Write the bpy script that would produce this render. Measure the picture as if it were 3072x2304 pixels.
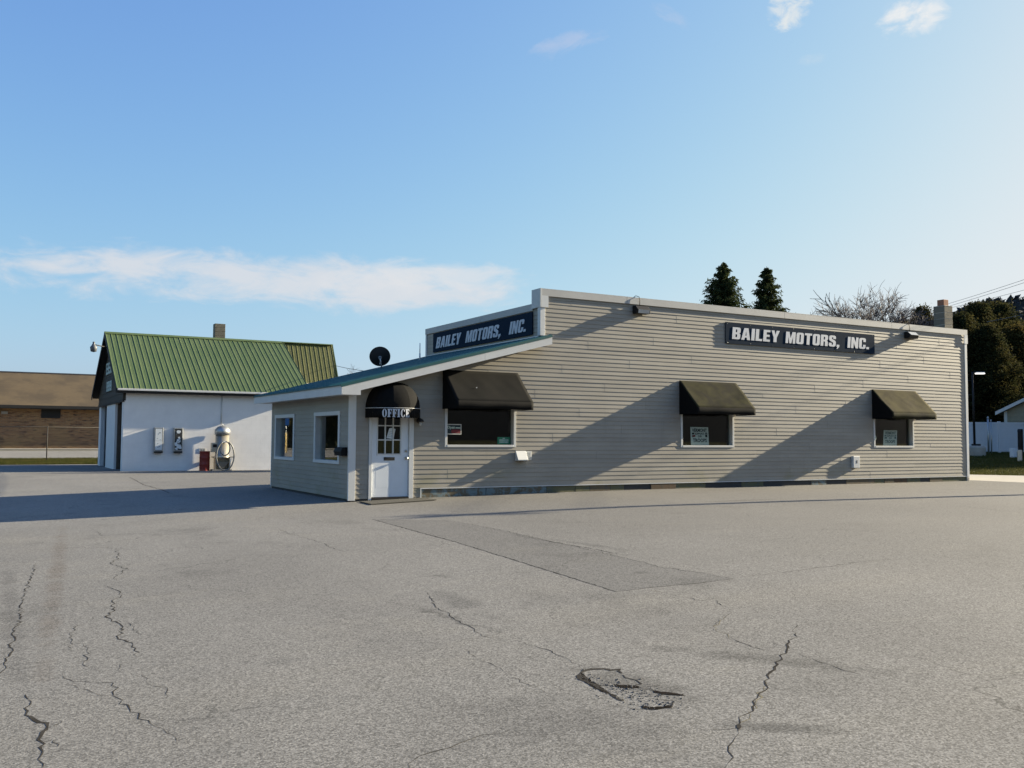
import bpy, bmesh, math, random
import numpy as np
from mathutils import Vector, Matrix
for o in list(bpy.data.objects): bpy.data.objects.remove(o)
scene = bpy.context.scene
COL = scene.collection
RNG = random.Random(7)
R = math.radians
# ------------------------------------------------------------------ camera
FPX, PITCH, ROLL, AZ = 2822.352, R(3.30607), R(0.36748), R(60.51936)
CAM = Vector((-6.7367, -18.8095, 1.0862))
ax = Vector((math.cos(AZ)*math.cos(PITCH), math.sin(AZ)*math.cos(PITCH), math.sin(PITCH)))
r0 = Vector((math.sin(AZ), -math.cos(AZ), 0)); u0 = r0.cross(ax)
rt = r0*math.cos(ROLL) + u0*math.sin(ROLL); up = u0*math.cos(ROLL) - r0*math.sin(ROLL)
cd = bpy.data.cameras.new('camera'); cam = bpy.data.objects.new('camera', cd); COL.objects.link(cam)
cam.matrix_world = Matrix(((rt.x, up.x, -ax.x, CAM.x), (rt.y, up.y, -ax.y, CAM.y), (rt.z, up.z, -ax.z, CAM.z), (0, 0, 0, 1)))
cd.sensor_width = 36; cd.lens = FPX/3072*36; cd.clip_end = 6000; cd.clip_start = .1
scene.camera = cam
scene.render.resolution_x, scene.render.resolution_y = 1024, 768
scene.cycles.max_bounces = 6; scene.cycles.diffuse_bounces = 3; scene.cycles.glossy_bounces = 3; scene.cycles.transparent_max_bounces = 10
scene.cycles.caustics_reflective = False; scene.cycles.caustics_refractive = False
def ray(px, py): return ax + rt*((px-1536)/FPX) - up*((py-1152)/FPX)
# ------------------------------------------------------------------ light
SUN_AZ, SUN_EL = R(-5.3), R(18.7)
SUND = Vector((math.cos(SUN_EL)*math.cos(SUN_AZ), math.cos(SUN_EL)*math.sin(SUN_AZ), math.sin(SUN_EL)))
sl = bpy.data.lights.new('sun', 'SUN'); sl.energy = 4.9; sl.angle = R(.55); sl.color = (1, .875, .64)
so = bpy.data.objects.new('sun', sl); COL.objects.link(so); so.location = (60, -10, 40)
so.rotation_euler = SUND.to_track_quat('Z', 'Y').to_euler()
scene.view_settings.view_transform = 'Standard'; scene.view_settings.look = 'None'
scene.view_settings.exposure = 1.6; scene.view_settings.gamma = 1
world = bpy.data.worlds.new('World'); scene.world = world; world.use_nodes = True
world.cycles.sampling_method = 'MANUAL'; world.cycles.sample_map_resolution = 256
class NT:
    """small node helper"""
    def __init__(s, tree): s.t = tree; s.n = tree.nodes; s.l = tree.links
    def add(s, typ, ins=None, **kw):
        n = s.n.new(typ)
        for k, v in kw.items(): setattr(n, k, v)
        for k, v in (ins or {}).items():
            i = n.inputs[k]
            if isinstance(v, bpy.types.NodeSocket): s.l.new(v, i)
            elif isinstance(v, bpy.types.Node): s.l.new(v.outputs[0], i)
            else: i.default_value = v
        return n
    def math(s, op, a, b=0.0, c=None, clamp=False):
        ins = {0: a, 1: b}
        if c is not None: ins[2] = c
        return s.add('ShaderNodeMath', ins, operation=op, use_clamp=clamp).outputs[0]
    def mix(s, fac, a, b, blend='MIX'):
        n = s.n.new('ShaderNodeMix'); n.data_type = 'RGBA'; n.blend_type = blend
        for k, v in ((0, fac), (6, a), (7, b)):
            i = n.inputs[k]
            if isinstance(v, bpy.types.NodeSocket): s.l.new(v, i)
            else: i.default_value = v if not isinstance(v, tuple) or len(v) == 4 else (*v, 1)
        return n.outputs[2]
    def noise(s, vec, scale, detail=4, rough=.55, dist=0.0, dims='3D'):
        ins = {'Scale': scale, 'Detail': detail, 'Roughness': rough, 'Distortion': dist}
        n = s.add('ShaderNodeTexNoise', ins)
        if vec is not None: s.l.new(vec, n.inputs['Vector'])
        return n.outputs['Fac']
    def ramp(s, fac, lo, hi): return s.add('ShaderNodeMapRange', {0: fac, 1: lo, 2: hi}, interpolation_type='SMOOTHSTEP').outputs[0]
    def lin(s, fac, lo, hi, a=0., b=1.): return s.add('ShaderNodeMapRange', {0: fac, 1: lo, 2: hi, 3: a, 4: b}).outputs[0]
    def vscale(s, vec, sc):
        return s.add('ShaderNodeVectorMath', {0: vec, 1: sc}, operation='MULTIPLY').outputs[0]
    def dot(s, vec, d): return s.add('ShaderNodeVectorMath', {0: vec, 1: d}, operation='DOT_PRODUCT').outputs['Value']
    def comb(s, x, y, z=0.0): return s.add('ShaderNodeCombineXYZ', {0: x, 1: y, 2: z}).outputs[0]
W = NT(world.node_tree)
for n in list(W.n): W.n.remove(n)
sky = W.add('ShaderNodeTexSky', sky_type='NISHITA')
sky.sun_disc = False; sky.sun_elevation = SUN_EL; sky.sun_rotation = R(90) - SUN_AZ
sky.altitude = 200; sky.air_density = 1.0; sky.dust_density = 2.0; sky.ozone_density = 5.0
dirv = W.add('ShaderNodeTexCoord').outputs['Generated']
SKY_STRENGTH = .121
def cloud(col, cx, cy, hw, hh, strength, ns, stretch=3., tilt=0., edge=.5, seed=0., tint=(2.0, 2.03, 2.12), wob=1.):
    """a cloud of the sky, centred on a fixed compass direction"""
    A = ray(cx, cy).normalized(); Rr = A.cross(Vector((0, 0, 1))).normalized(); U = Rr.cross(A)
    da = W.dot(dirv, tuple(A)); s = W.math('MAXIMUM', da, .05)
    u = W.math('DIVIDE', W.dot(dirv, tuple(Rr)), s); v = W.math('DIVIDE', W.dot(dirv, tuple(U)), s)
    v = W.math('ADD', v, W.math('MULTIPLY', u, tilt))
    hw /= FPX; hh /= FPX
    vec = W.comb(W.math('MULTIPLY', u, 1/stretch), v, seed)
    n1 = W.noise(vec, ns, 6, .62, .4); n2 = W.noise(vec, ns*.35, 2, .5, 0.)
    e = W.math('ADD', W.math('POWER', W.math('ABSOLUTE', W.math('DIVIDE', u, hw)), 2.6), W.math('POWER', W.math('ABSOLUTE', W.math('DIVIDE', v, hh)), 2.0))
    m = W.math('SUBTRACT', 1.0, e)
    m = W.math('ADD', m, W.math('MULTIPLY', W.math('SUBTRACT', n1, .5), 3.4*wob)); m = W.math('ADD', m, W.math('MULTIPLY', W.math('SUBTRACT', n2, .5), 2.2*wob))
    f = W.math('MULTIPLY', W.ramp(m, 0., edge*2), strength)
    f = W.math('MULTIPLY', f, W.ramp(W.math('SUBTRACT', 2.2, e), 0, 1.0))
    f = W.math('MULTIPLY', f, W.math('GREATER_THAN', da, .1))
    return W.mix(f, col, tuple(tint))
sc_ = W.add('ShaderNodeSeparateColor', {0: sky.outputs[0]}); ch_ = []
for k_ in range(3):     # soft shoulder, as a camera rolls off the bright sky near the sun
    x_ = W.math('MULTIPLY', sc_.outputs[k_], (.73, .76, 1.0)[k_]); ch_.append(W.math('DIVIDE', x_, W.math('POWER', W.math('ADD', 1.0, W.math('POWER', W.math('MULTIPLY', x_, .4226), 3.0)), 1/3)))
col = W.add('ShaderNodeCombineColor', {0: ch_[0], 1: ch_[1], 2: ch_[2]}).outputs[0]
col = cloud(col, 640, 826, 1050, 90, .82, 40, 2.8, .0, .55, 2.9, wob=.85)
col = cloud(col, 1250, 836, 350, 62, .7, 44, 2.6, -.02, .7, 6.1, (2.1, 2.12, 2.18), 1.0)
col = cloud(col, 2370, 36, 52, 66, .85, 60, 1.3, 0, .9, 7.1, (2.25, 2.3, 2.25), 1.5)
col = cloud(col, 2755, 46, 100, 50, .95, 44, 1.5, -.05, .9, 3.7, (2.4, 2.4, 2.38), 1.4)
col = cloud(col, 2430, 180, 45, 20, .3, 60, 2., 0, 1.2, 9.2, (2.1, 2.15, 2.15), 1.3)
col = cloud(col, 1700, 136, 110, 30, .3, 60, 2., -.25, 1.2, 4.4, (1.9, 1.85, 2.1), 1.5)
col = cloud(col, 2035, 55, 70, 26, .32, 60, 2., .5, 1.2, 5.9, (1.9, 1.85, 2.1), 1.5)
bg = W.add('ShaderNodeBackground', {0: col, 1: SKY_STRENGTH})
W.add('ShaderNodeOutputWorld', {0: bg})

# ------------------------------------------------------------------ helpers
def tag(o, label=None, cat=None, group=None, kind=None):
    if label: o['label'] = label
    if cat: o['category'] = cat
    if group: o['group'] = group
    if kind: o['kind'] = kind
    return o
def link(o, parent=None):
    COL.objects.link(o)
    if parent is not None:
        o.parent = parent
        o.matrix_parent_inverse = parent.matrix_basis.inverted()
    return o
def empty(name, loc, label=None, cat=None, group=None):
    o = bpy.data.objects.new(name, None); o.location = loc; o.empty_display_size = .2
    link(o); return tag(o, label, cat, group)
class MB:
    """collects geometry in world coordinates; build() makes ONE mesh object"""
    def __init__(s): s.v = []; s.f = []; s.sm = []
    def vert(s, p): s.v.append(tuple(p)); return len(s.v)-1
    def face(s, pts, smooth=False):
        s.f.append([s.vert(p) for p in pts]); s.sm.append(smooth); return s
    def box(s, x0, x1, y0, y1, z0, z1):
        b = len(s.v)
        s.v += [(x, y, z) for z in (z0, z1) for y in (y0, y1) for x in (x0, x1)]
        for q in ((0, 2, 3, 1), (4, 5, 7, 6), (0, 1, 5, 4), (2, 6, 7, 3), (0, 4, 6, 2), (1, 3, 7, 5)): s.f.append([b+i for i in q]); s.sm.append(False)
        return s
    def prism(s, pts, d):
        """polygon pts (3D) extruded by vector d"""
        b = len(s.v); n = len(pts); d = Vector(d)
        s.v += [tuple(p) for p in pts] + [tuple(Vector(p)+d) for p in pts]
        s.f.append([b+i for i in range(n)][::-1]); s.f.append([b+n+i for i in range(n)]); s.sm += [False, False]
        for i in range(n): j = (i+1) % n; s.f.append([b+i, b+j, b+n+j, b+n+i]); s.sm.append(False)
        return s
    def tube(s, pts, r, seg=8, caps=True, smooth=True):
        pts = [Vector(p) for p in pts]; rs = r if isinstance(r, (list, tuple)) else [r]*len(pts)
        b = len(s.v); last = None
        for i, p in enumerate(pts):
            t = (pts[min(i+1, len(pts)-1)] - pts[max(i-1, 0)]).normalized()
            if last is None: x = t.orthogonal().normalized()
            else:
                x = last - t*last.dot(t)
                x = x.normalized() if x.length > 1e-5 else t.orthogonal().normalized()
            last = x; y = t.cross(x)
            for k in range(seg):
                a = 2*math.pi*k/seg; s.v.append(tuple(p + (x*math.cos(a)+y*math.sin(a))*rs[i]))
        for i in range(len(pts)-1):
            for k in range(seg):
                k2 = (k+1) % seg; s.f.append([b+i*seg+k, b+i*seg+k2, b+(i+1)*seg+k2, b+(i+1)*seg+k]); s.sm.append(smooth)
        if caps:
            s.f.append([b+k for k in range(seg)][::-1]); s.f.append([b+(len(pts)-1)*seg+k for k in range(seg)]); s.sm += [False, False]
        return s
    def lathe(s, c, prof, seg=20, smooth=True, ax=Vector((0, 0, 1))):
        """prof: list of (radius, height along ax)"""
        c = Vector(c); x = ax.orthogonal().normalized(); y = ax.cross(x); b = len(s.v)
        for (r, h) in prof:
            for k in range(seg):
                a = 2*math.pi*k/seg; s.v.append(tuple(c + ax*h + (x*math.cos(a)+y*math.sin(a))*r))
        for i in range(len(prof)-1):
            for k in range(seg):
                k2 = (k+1) % seg; s.f.append([b+i*seg+k, b+i*seg+k2, b+(i+1)*seg+k2, b+(i+1)*seg+k]); s.sm.append(smooth)
        s.f.append([b+k for k in range(seg)][::-1]); s.f.append([b+(len(prof)-1)*seg+k for k in range(seg)]); s.sm += [False, False]
        return s
    def mesh(s, name):
        m = bpy.data.meshes.new(name); m.from_pydata(s.v, [], s.f)
        m.polygons.foreach_set('use_smooth', s.sm); m.update(); return m
    def build(s, name, mat, parent=None, bevel=0):
        o = bpy.data.objects.new(name, s.mesh(name)); o.data.materials.append(mat)
        link(o, parent)
        if bevel:
            md = o.modifiers.new('bevel', 'BEVEL'); md.width = bevel; md.segments = 2; md.limit_method = 'ANGLE'
        return o
def np_mesh(name, verts, faces_n, mat, parent=None, smooth=False):
    """verts: (n*k,3) array, faces of k consecutive vertices"""
    k = faces_n; n = len(verts)//k
    m = bpy.data.meshes.new(name); m.vertices.add(n*k); m.vertices.foreach_set('co', np.asarray(verts, np.float32).ravel())
    m.loops.add(n*k); m.loops.foreach_set('vertex_index', np.arange(n*k, dtype=np.int32))
    m.polygons.add(n); m.polygons.foreach_set('loop_start', np.arange(0, n*k, k, dtype=np.int32))
    m.polygons.foreach_set('loop_total', np.full(n, k, np.int32)); m.update(); m.validate()
    o = bpy.data.objects.new(name, m); m.materials.append(mat); link(o, parent); return o
# ------------------------------------------------------------------ materials
def new_mat(name):
    m = bpy.data.materials.new(name); m.use_nodes = True; t = NT(m.node_tree)
    b = t.n['Principled BSDF']; return m, t, b
def plain(name, c, rough=.6, metal=0., spec=.5, var=.12, scale=6., bump=0., bscale=60., rnd=0.):
    """coloured surface with uneven tone, optional grain and per-piece variation"""
    m, t, b = new_mat(name); g = t.add('ShaderNodeNewGeometry').outputs['Position']
    n = t.noise(g, scale, 5, .6)
    k = t.lin(n, .25, .75, 1-var, 1+var)
    if rnd:
        oi = t.add('ShaderNodeObjectInfo').outputs['Random']; k = t.math('MULTIPLY', k, t.lin(oi, 0, 1, 1-rnd, 1+rnd))
    cc = t.vscale(t.comb(k, k, k), tuple(c)); t.l.new(cc, b.inputs['Base Color'])
    b.inputs['Roughness'].default_value = rough; b.inputs['Metallic'].default_value = metal; b.inputs['Specular IOR Level'].default_value = spec
    if bump:
        bn = t.add('ShaderNodeBump', {'Strength': bump, 'Distance': .01, 'Height': t.noise(g, bscale, 3, .6)}); t.l.new(bn.outputs[0], b.inputs['Normal'])
    return m
M = {}
M['white'] = plain('white_trim', (.60, .60, .58), .45, var=.06, scale=2.5)
M['white_dirty'] = plain('white_dirty_trim', (.56, .56, .53), .55, var=.12, scale=4)
M['cap'] = plain('cap_metal', (.43, .42, .395), .5, var=.1, scale=1.3)
M['black_fabric'] = plain('black_fabric', (.006, .006, .006), .85, spec=.12, var=.2, scale=9, bump=.2, bscale=400)
M['navy'] = plain('navy_sign_board', (.014, .026, .044), .85, spec=.06, var=.1)
M['letter'] = plain('letter_white', (.52, .54, .58), .5, var=.06, scale=5)
M['teal'] = plain('teal_roof_metal', (.012, .085, .085), .4, var=.1)
M['dark_metal'] = plain('dark_bronze_metal', (.014, .012, .011), .55, spec=.3)
M['steel'] = plain('stainless_steel', (.50, .46, .38), .42, metal=.75, var=.12, scale=12)
M['galv'] = plain('galvanised_metal', (.42, .43, .43), .45, metal=.8, var=.15, scale=20)
M['brown'] = plain('brown_gable_board', (.03, .026, .018), .7, var=.15, scale=5, rnd=.12)
M['dark_brown'] = plain('dark_brown_board', (.012, .011, .01), .7)
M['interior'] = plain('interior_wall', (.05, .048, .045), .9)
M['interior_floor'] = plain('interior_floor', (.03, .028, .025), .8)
M['rubber'] = plain('black_rubber', (.018, .018, .018), .6, var=.2, scale=30)
M['hose'] = plain('grey_hose', (.2, .2, .185), .5)
M['red'] = plain('red_barrel_paint', (.22, .02, .012), .5, var=.25, scale=9)
M['concrete'] = plain('concrete', (.34, .315, .27), .85, var=.12, scale=3, bump=.3, bscale=50)
M['chimney_block'] = plain('chimney_block', (.165, .148, .112), .9, var=.12, scale=8, bump=.4, bscale=60, rnd=.1)
M['rusty'] = plain('weathered_steel', (.035, .03, .025), .8, var=.3, scale=8)
M['lamp_grey'] = plain('lamp_grey', (.10, .11, .12), .5)
M['mail_black'] = plain('mailbox_black', (.005, .005, .006), .6, spec=.15)
M['rubble'] = plain('loose_stones', (.08, .077, .072), .95, var=.6, scale=40)
M['clay'] = plain('clay_flue', (.32, .14, .08), .8)
M['wood_pole'] = plain('wood_pole', (.12, .09, .065), .85, var=.2, scale=5)
M['wire'] = plain('wire', (.02, .02, .022), .6)
M['bark'] = plain('bark', (.09, .075, .06), .9, var=.3, scale=6)
M['birch_bark'] = plain('birch_bark', (.13, .108, .10), .85, var=.25, scale=6)
M['vinyl_fence'] = plain('vinyl_fence', (.62, .65, .68), .45, var=.04)
M['tan_house'] = plain('tan_house_siding', (.30, .26, .18), .7, rnd=.05)
M['house_roof'] = plain('house_roof', (.16, .15, .14), .85)
M['door_white'] = plain('door_white', (.68, .71, .74), .4, var=.04, scale=3)
M['paper'] = plain('paper', (.62, .66, .68), .7, var=.06, scale=20)
M['ink'] = plain('dark_print', (.01, .025, .035), .7)
M['green_sticker'] = plain('green_sticker', (.01, .16, .085), .5)
M['pale_print'] = plain('pale_print', (.45, .55, .5), .6)
M['red_print'] = plain('red_print', (.16, .012, .02), .6)
M['mat_fabric'] = plain('door_mat', (.055, .052, .042), .95, var=.2, scale=14, bump=.5, bscale=200)
M['blue_sign'] = plain('blue_sign', (.02, .12, .42), .5)
M['yellow_post'] = plain('yellow_post', (.65, .5, .22), .6)
M['bulb'] = plain('frosted_glass', (.5, .5, .48), .25)
M['block'] = plain('white_block_paint', (.80, .785, .76), .65, var=.05, scale=2.2, bump=.15, bscale=45, rnd=.012)
M['mortar'] = plain('white_block_joint', (.74, .73, .71), .8)
def m_siding():
    m, t, b = new_mat('tan_vinyl_siding'); g = t.add('ShaderNodeNewGeometry').outputs['Position']
    oi = t.add('ShaderNodeObjectInfo').outputs['Random']
    n = t.noise(t.vscale(g, (.35, .35, 1.3)), 2.2, 5, .6); st = t.noise(t.vscale(g, (7, 7, .5)), 1., 5, .65)
    c = t.mix(t.ramp(n, .35, .7), (.276, .251, .210), (.316, .289, .242))
    c = t.mix(t.math('MULTIPLY', t.ramp(st, .52, .8), .22), c, (.165, .158, .142))
    z = t.add('ShaderNodeSeparateXYZ', {0: g}).outputs[2]
    low = t.math('MULTIPLY', t.lin(z, .55, -.05, 0, 1), t.ramp(t.noise(t.vscale(g, (1, 1, 2)), .9, 5, .6), .5, .72)); low = t.math('MINIMUM', t.math('MAXIMUM', low, 0), 1)
    c = t.mix(t.math('MULTIPLY', low, .55), c, (.17, .165, .06))
    k = t.lin(oi, 0, 1, .955, 1.045)
    t.l.new(t.vscale(c, (1, 1, 1)) if False else t.add('ShaderNodeVectorMath', {0: c, 1: t.comb(k, k, k)}, operation='MULTIPLY').outputs[0], b.inputs['Base Color'])
    b.inputs['Roughness'].default_value = .5; b.inputs['Specular IOR Level'].default_value = .35
    bn = t.add('ShaderNodeBump', {'Strength': .12, 'Distance': .004, 'Height': t.noise(t.vscale(g, (2, 2, 40)), 3, 3, .6)}); t.l.new(bn.outputs[0], b.inputs['Normal'])
    return m
M['siding'] = m_siding()
def m_asphalt(name, c1, c2, warm, stains=()):
    m, t, b = new_mat(name); g = t.add('ShaderNodeNewGeometry').outputs['Position']
    big = t.noise(g, .11, 5, .6, .4); mid = t.noise(g, .7, 6, .65, .3); fine = t.noise(g, 90, 3, .7); pits = t.add('ShaderNodeTexVoronoi', {'Vector': g, 'Scale': 88.}, feature='F1').outputs['Distance']
    grit = t.add('ShaderNodeTexVoronoi', {'Vector': g, 'Scale': 92.}, feature='F1')
    c = t.mix(t.ramp(big, .36, .64), c1, c2); lane = t.noise(t.vscale(g, (.22, .06, 1)), 1., 4, .6, .5); c = t.mix(t.math('MULTIPLY', t.ramp(lane, .42, .68), .5), c, tuple(x*1.16 for x in c2))
    c = t.mix(t.math('MULTIPLY', t.ramp(t.noise(t.vscale(g, (.5, 1.2, 1)), .22, 4, .6), .5, .7), .6), c, warm)
    c = t.mix(t.math('MULTIPLY', t.ramp(mid, .54, .72), .42), c, tuple(x*.55 for x in c1))
    stn = t.noise(t.vscale(g, (.6, 2.2, 1)), .9, 7, .7, 1.2)
    c = t.mix(t.math('MULTIPLY', t.ramp(stn, .63, .78), .45), c, tuple(x*.38 for x in c1))
    sp_ = t.add('ShaderNodeSeparateXYZ', {0: g})
    vo = t.add('ShaderNodeTexVoronoi', {'Vector': t.add('ShaderNodeVectorMath', {0: g, 1: t.vscale(t.add('ShaderNodeTexNoise', {'Vector': g, 'Scale': 5.}).outputs['Color'], (.25, .25, 0))}, operation='ADD').outputs[0], 'Scale': .75, 'Randomness': 1.}, feature='F1')
    vr_ = t.add('ShaderNodeSeparateColor', {0: vo.outputs['Color']}); sz_ = t.math('MULTIPLY', vr_.outputs[0], .13)
    spot = t.math('MULTIPLY', t.ramp(t.math('SUBTRACT', sz_, vo.outputs['Distance']), -.02, .06), t.math('MULTIPLY', t.math('GREATER_THAN', vr_.outputs[1], .45), .5))
    c = t.mix(spot, c, tuple(x*.42 for x in c1))
    wv = t.add('ShaderNodeVectorMath', {0: g, 1: t.vscale(t.add('ShaderNodeTexNoise', {'Vector': g, 'Scale': 2.2, 'Detail': 4.}).outputs['Color'], (.75, .75, 0))}, operation='ADD').outputs[0]
    hair = t.add('ShaderNodeTexVoronoi', {'Vector': wv, 'Scale': .42}, feature='DISTANCE_TO_EDGE').outputs['Distance']
    hm = t.math('MULTIPLY', t.math('SUBTRACT', 1.0, t.lin(hair, .0015, .0055)), t.ramp(t.noise(g, .55, 3, .6), .47, .6)); hm = t.math('MAXIMUM', t.math('MINIMUM', hm, 1.0), 0.0)
    c = t.mix(t.math('MULTIPLY', hm, .6), c, tuple(x*.4 for x in c1))
    dust_ = t.noise(t.vscale(g, (1, 1.8, 1)), .38, 6, .7, .8); c = t.mix(t.math('MULTIPLY', t.ramp(dust_, .52, .7), .45), c, tuple(x*y for x, y in zip(c2, (1.14, 1.12, 1.06))))
    tone_x = t.math('ADD', t.math('MULTIPLY', sp_.outputs[0], .05), t.math('MULTIPLY', t.math('SUBTRACT', big, .5), 1.6))  # tone darkens towards positive x, broken up by broad noise
    c = t.mix(t.math('MULTIPLY', t.ramp(tone_x, -.15, .3), .55), c, tuple(x*.74 for x in c1))
    for (cx, cy, dx, dy, hl, hw_, amt, sc) in stains:
        rx = t.math('SUBTRACT', sp_.outputs[0], cx); ry = t.math('SUBTRACT', sp_.outputs[1], cy)
        a_ = t.math('DIVIDE', t.math('ADD', t.math('MULTIPLY', rx, dx), t.math('MULTIPLY', ry, dy)), hl); b__ = t.math('DIVIDE', t.math('SUBTRACT', t.math('MULTIPLY', ry, dx), t.math('MULTIPLY', rx, dy)), hw_)
        e = t.math('ADD', t.math('MULTIPLY', a_, a_), t.math('MULTIPLY', b__, b__)); e = t.math('ADD', t.math('SUBTRACT', 1.0, e), t.math('MULTIPLY', t.math('SUBTRACT', stn, .5), 4.0))
        c = t.mix(t.math('MULTIPLY', t.ramp(e, .0, 1.4), amt), c, sc)
    sep = t.add('ShaderNodeSeparateColor', {0: grit.outputs['Color']}).outputs[0]
    k = t.lin(sep, 0, 1, .56, 1.44); k2 = t.lin(fine, .3, .7, .70, 1.28); kk = t.math('MULTIPLY', k, k2)
    k3 = t.lin(pits, 0, .5, 1.12, .78); kk = t.math('MULTIPLY', kk, k3)
    t.l.new(t.add('ShaderNodeVectorMath', {0: c, 1: t.comb(kk, kk, kk)}, operation='MULTIPLY').outputs[0], b.inputs['Base Color'])
    b.inputs['Roughness'].default_value = .9; b.inputs['Specular IOR Level'].default_value = .2
    h = t.math('ADD', t.math('MULTIPLY', t.math('SUBTRACT', .5, pits), .9), t.math('MULTIPLY', fine, .6))
    bn = t.add('ShaderNodeBump', {'Strength': .3, 'Distance': .0028, 'Height': h}); t.l.new(bn.outputs[0], b.inputs['Normal'])
    return m
def flat_pt(px, py):
    d_ = ray(px, py); q_ = CAM + d_*((-.40-CAM.z)/d_.z); return q_
STAINS = []
for (xa, ya, xb, yb, wd, amt, sc) in ((1900, 1960, 2780, 2075, .16, .55, (.06, .058, .055)), (2050, 2185, 2560, 2230, .10, .6, (.05, .05, .048)), (1700, 2010, 2150, 2150, .22, .5, (.06, .057, .052)), (190, 1565, 120, 2050, .12, .4, (.12, .09, .065)),
                                  (1290, 1780, 1520, 1890, .16, .45, (.085, .083, .08)), (780, 1995, 900, 1970, .2, .35, (.09, .088, .085)), (2080, 1540, 2330, 1532, .25, .5, (.07, .068, .064)), (280, 1516, 360, 1513, .12, .6, (.05, .05, .05)), (20, 1660, 60, 2060, .1, .45, (.09, .085, .08)), (1480, 2110, 2200, 2300, .5, .3, (.085, .083, .08)), (1600, 1640, 1900, 1690, .12, .5, (.075, .073, .07))):
    a_, b_ = flat_pt(xa, ya), flat_pt(xb, yb); d_ = (b_-a_); ln_ = d_.length; d_ /= ln_
    STAINS.append(((a_.x+b_.x)/2, (a_.y+b_.y)/2, d_.x, d_.y, ln_*.55, wd, amt, sc))
M['asphalt'] = m_asphalt('weathered_asphalt', (.188, .181, .168), (.228, .220, .203), (.240, .226, .198), STAINS)
M['patch'] = m_asphalt('patch_asphalt', (.158, .153, .144), (.178, .172, .161), (.172, .165, .15))
M['road'] = m_asphalt('road_asphalt', (.24, .232, .212), (.27, .26, .24), (.27, .255, .23))
M['crack'] = plain('crack_dark', (.052, .048, .042), .95, spec=.0, var=.4, scale=9)
M['hole_dark'] = plain('exposed_base', (.024, .021, .018), .95, spec=0., var=.5, scale=25)
M['crack_dirt'] = plain('crack_dirt', (.13, .11, .06), .95, var=.35, scale=14)
def m_ground():
    m, t, b = new_mat('grass_ground'); g = t.add('ShaderNodeNewGeometry').outputs['Position']
    n = t.noise(g, .35, 5, .6); f = t.noise(g, 14, 4, .7)
    c = t.mix(t.ramp(n, .35, .65), (.06, .066, .018), (.10, .09, .028)); c = t.mix(t.ramp(f, .4, .7), c, (.04, .046, .014))
    t.l.new(c, b.inputs['Base Color']); b.inputs['Roughness'].default_value = .95; b.inputs['Specular IOR Level'].default_value = .1
    bn = t.add('ShaderNodeBump', {'Strength': .8, 'Distance': .05, 'Height': f}); t.l.new(bn.outputs[0], b.inputs['Normal'])
    return m
M['ground'] = m_ground()
def m_fade(name, base, moss, amt):
    """awning cloth: dark canvas with olive algae on its top"""
    m, t, b = new_mat(name); g = t.add('ShaderNodeNewGeometry').outputs['Position']
    n = t.noise(g, 2.6, 5, .6, .5)
    c = t.mix(t.math('MULTIPLY', t.ramp(n, .3, .7), amt), base, moss)
    t.l.new(c, b.inputs['Base Color']); b.inputs['Roughness'].default_value = .9; b.inputs['Specular IOR Level'].default_value = .08
    bn = t.add('ShaderNodeBump', {'Strength': .15, 'Distance': .002, 'Height': t.noise(g, 500, 2, .5)}); t.l.new(bn.outputs[0], b.inputs['Normal'])
    return m
M['awn_a'] = m_fade('awning_charcoal', (.011, .011, .010), (.015, .014, .013), .6)
M['awn_b'] = m_fade('awning_mossy', (.016, .015, .012), (.040, .038, .016), .85)
M['awn_c'] = m_fade('awning_olive', (.036, .030, .016), (.068, .058, .024), .9)
def m_glass(name, tint=.75, tintc=(1, 1, 1)):
    m, t, b = new_mat(name); t.n.remove(b)
    fr = t.add('ShaderNodeFresnel', {'IOR': 1.52}).outputs[0]; bk = t.add('ShaderNodeNewGeometry').outputs['Backfacing']; fr = t.math('MULTIPLY', t.math('MULTIPLY', fr, 1.6, clamp=True), t.math('SUBTRACT', 1.0, bk))
    tr = t.add('ShaderNodeBsdfTransparent', {0: (*(tint*x for x in tintc), 1)}); gl = t.add('ShaderNodeBsdfGlossy', {'Color': (1, 1, 1, 1), 'Roughness': .015})
    mx = t.add('ShaderNodeMixShader', {0: fr, 1: tr, 2: gl}); t.l.new(mx.outputs[0], t.n['Material Output'].inputs[0]); return m
M['glass'] = m_glass('window_glass', .9, (.95, 1, .98))
def m_roof_green(name, c1, c2):
    m, t, b = new_mat(name); g = t.add('ShaderNodeNewGeometry').outputs['Position']
    n = t.noise(t.vscale(g, (2.5, .5, .5)), 1.2, 5, .6); c = t.mix(t.ramp(n, .3, .7), c1, c2)
    c = t.mix(t.math('MULTIPLY', t.ramp(t.noise(g, 3.5, 5, .7), .6, .8), .3), c, (.12, .11, .045))
    t.l.new(c, b.inputs['Base Color']); b.inputs['Roughness'].default_value = .6; b.inputs['Specular IOR Level'].default_value = .4; return m
M['green_roof'] = m_roof_green('green_roof_metal', (.066, .105, .033), (.090, .125, .044)); M['olive_roof'] = m_roof_green('olive_roof_metal', (.085, .095, .022), (.105, .11, .03))
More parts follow.
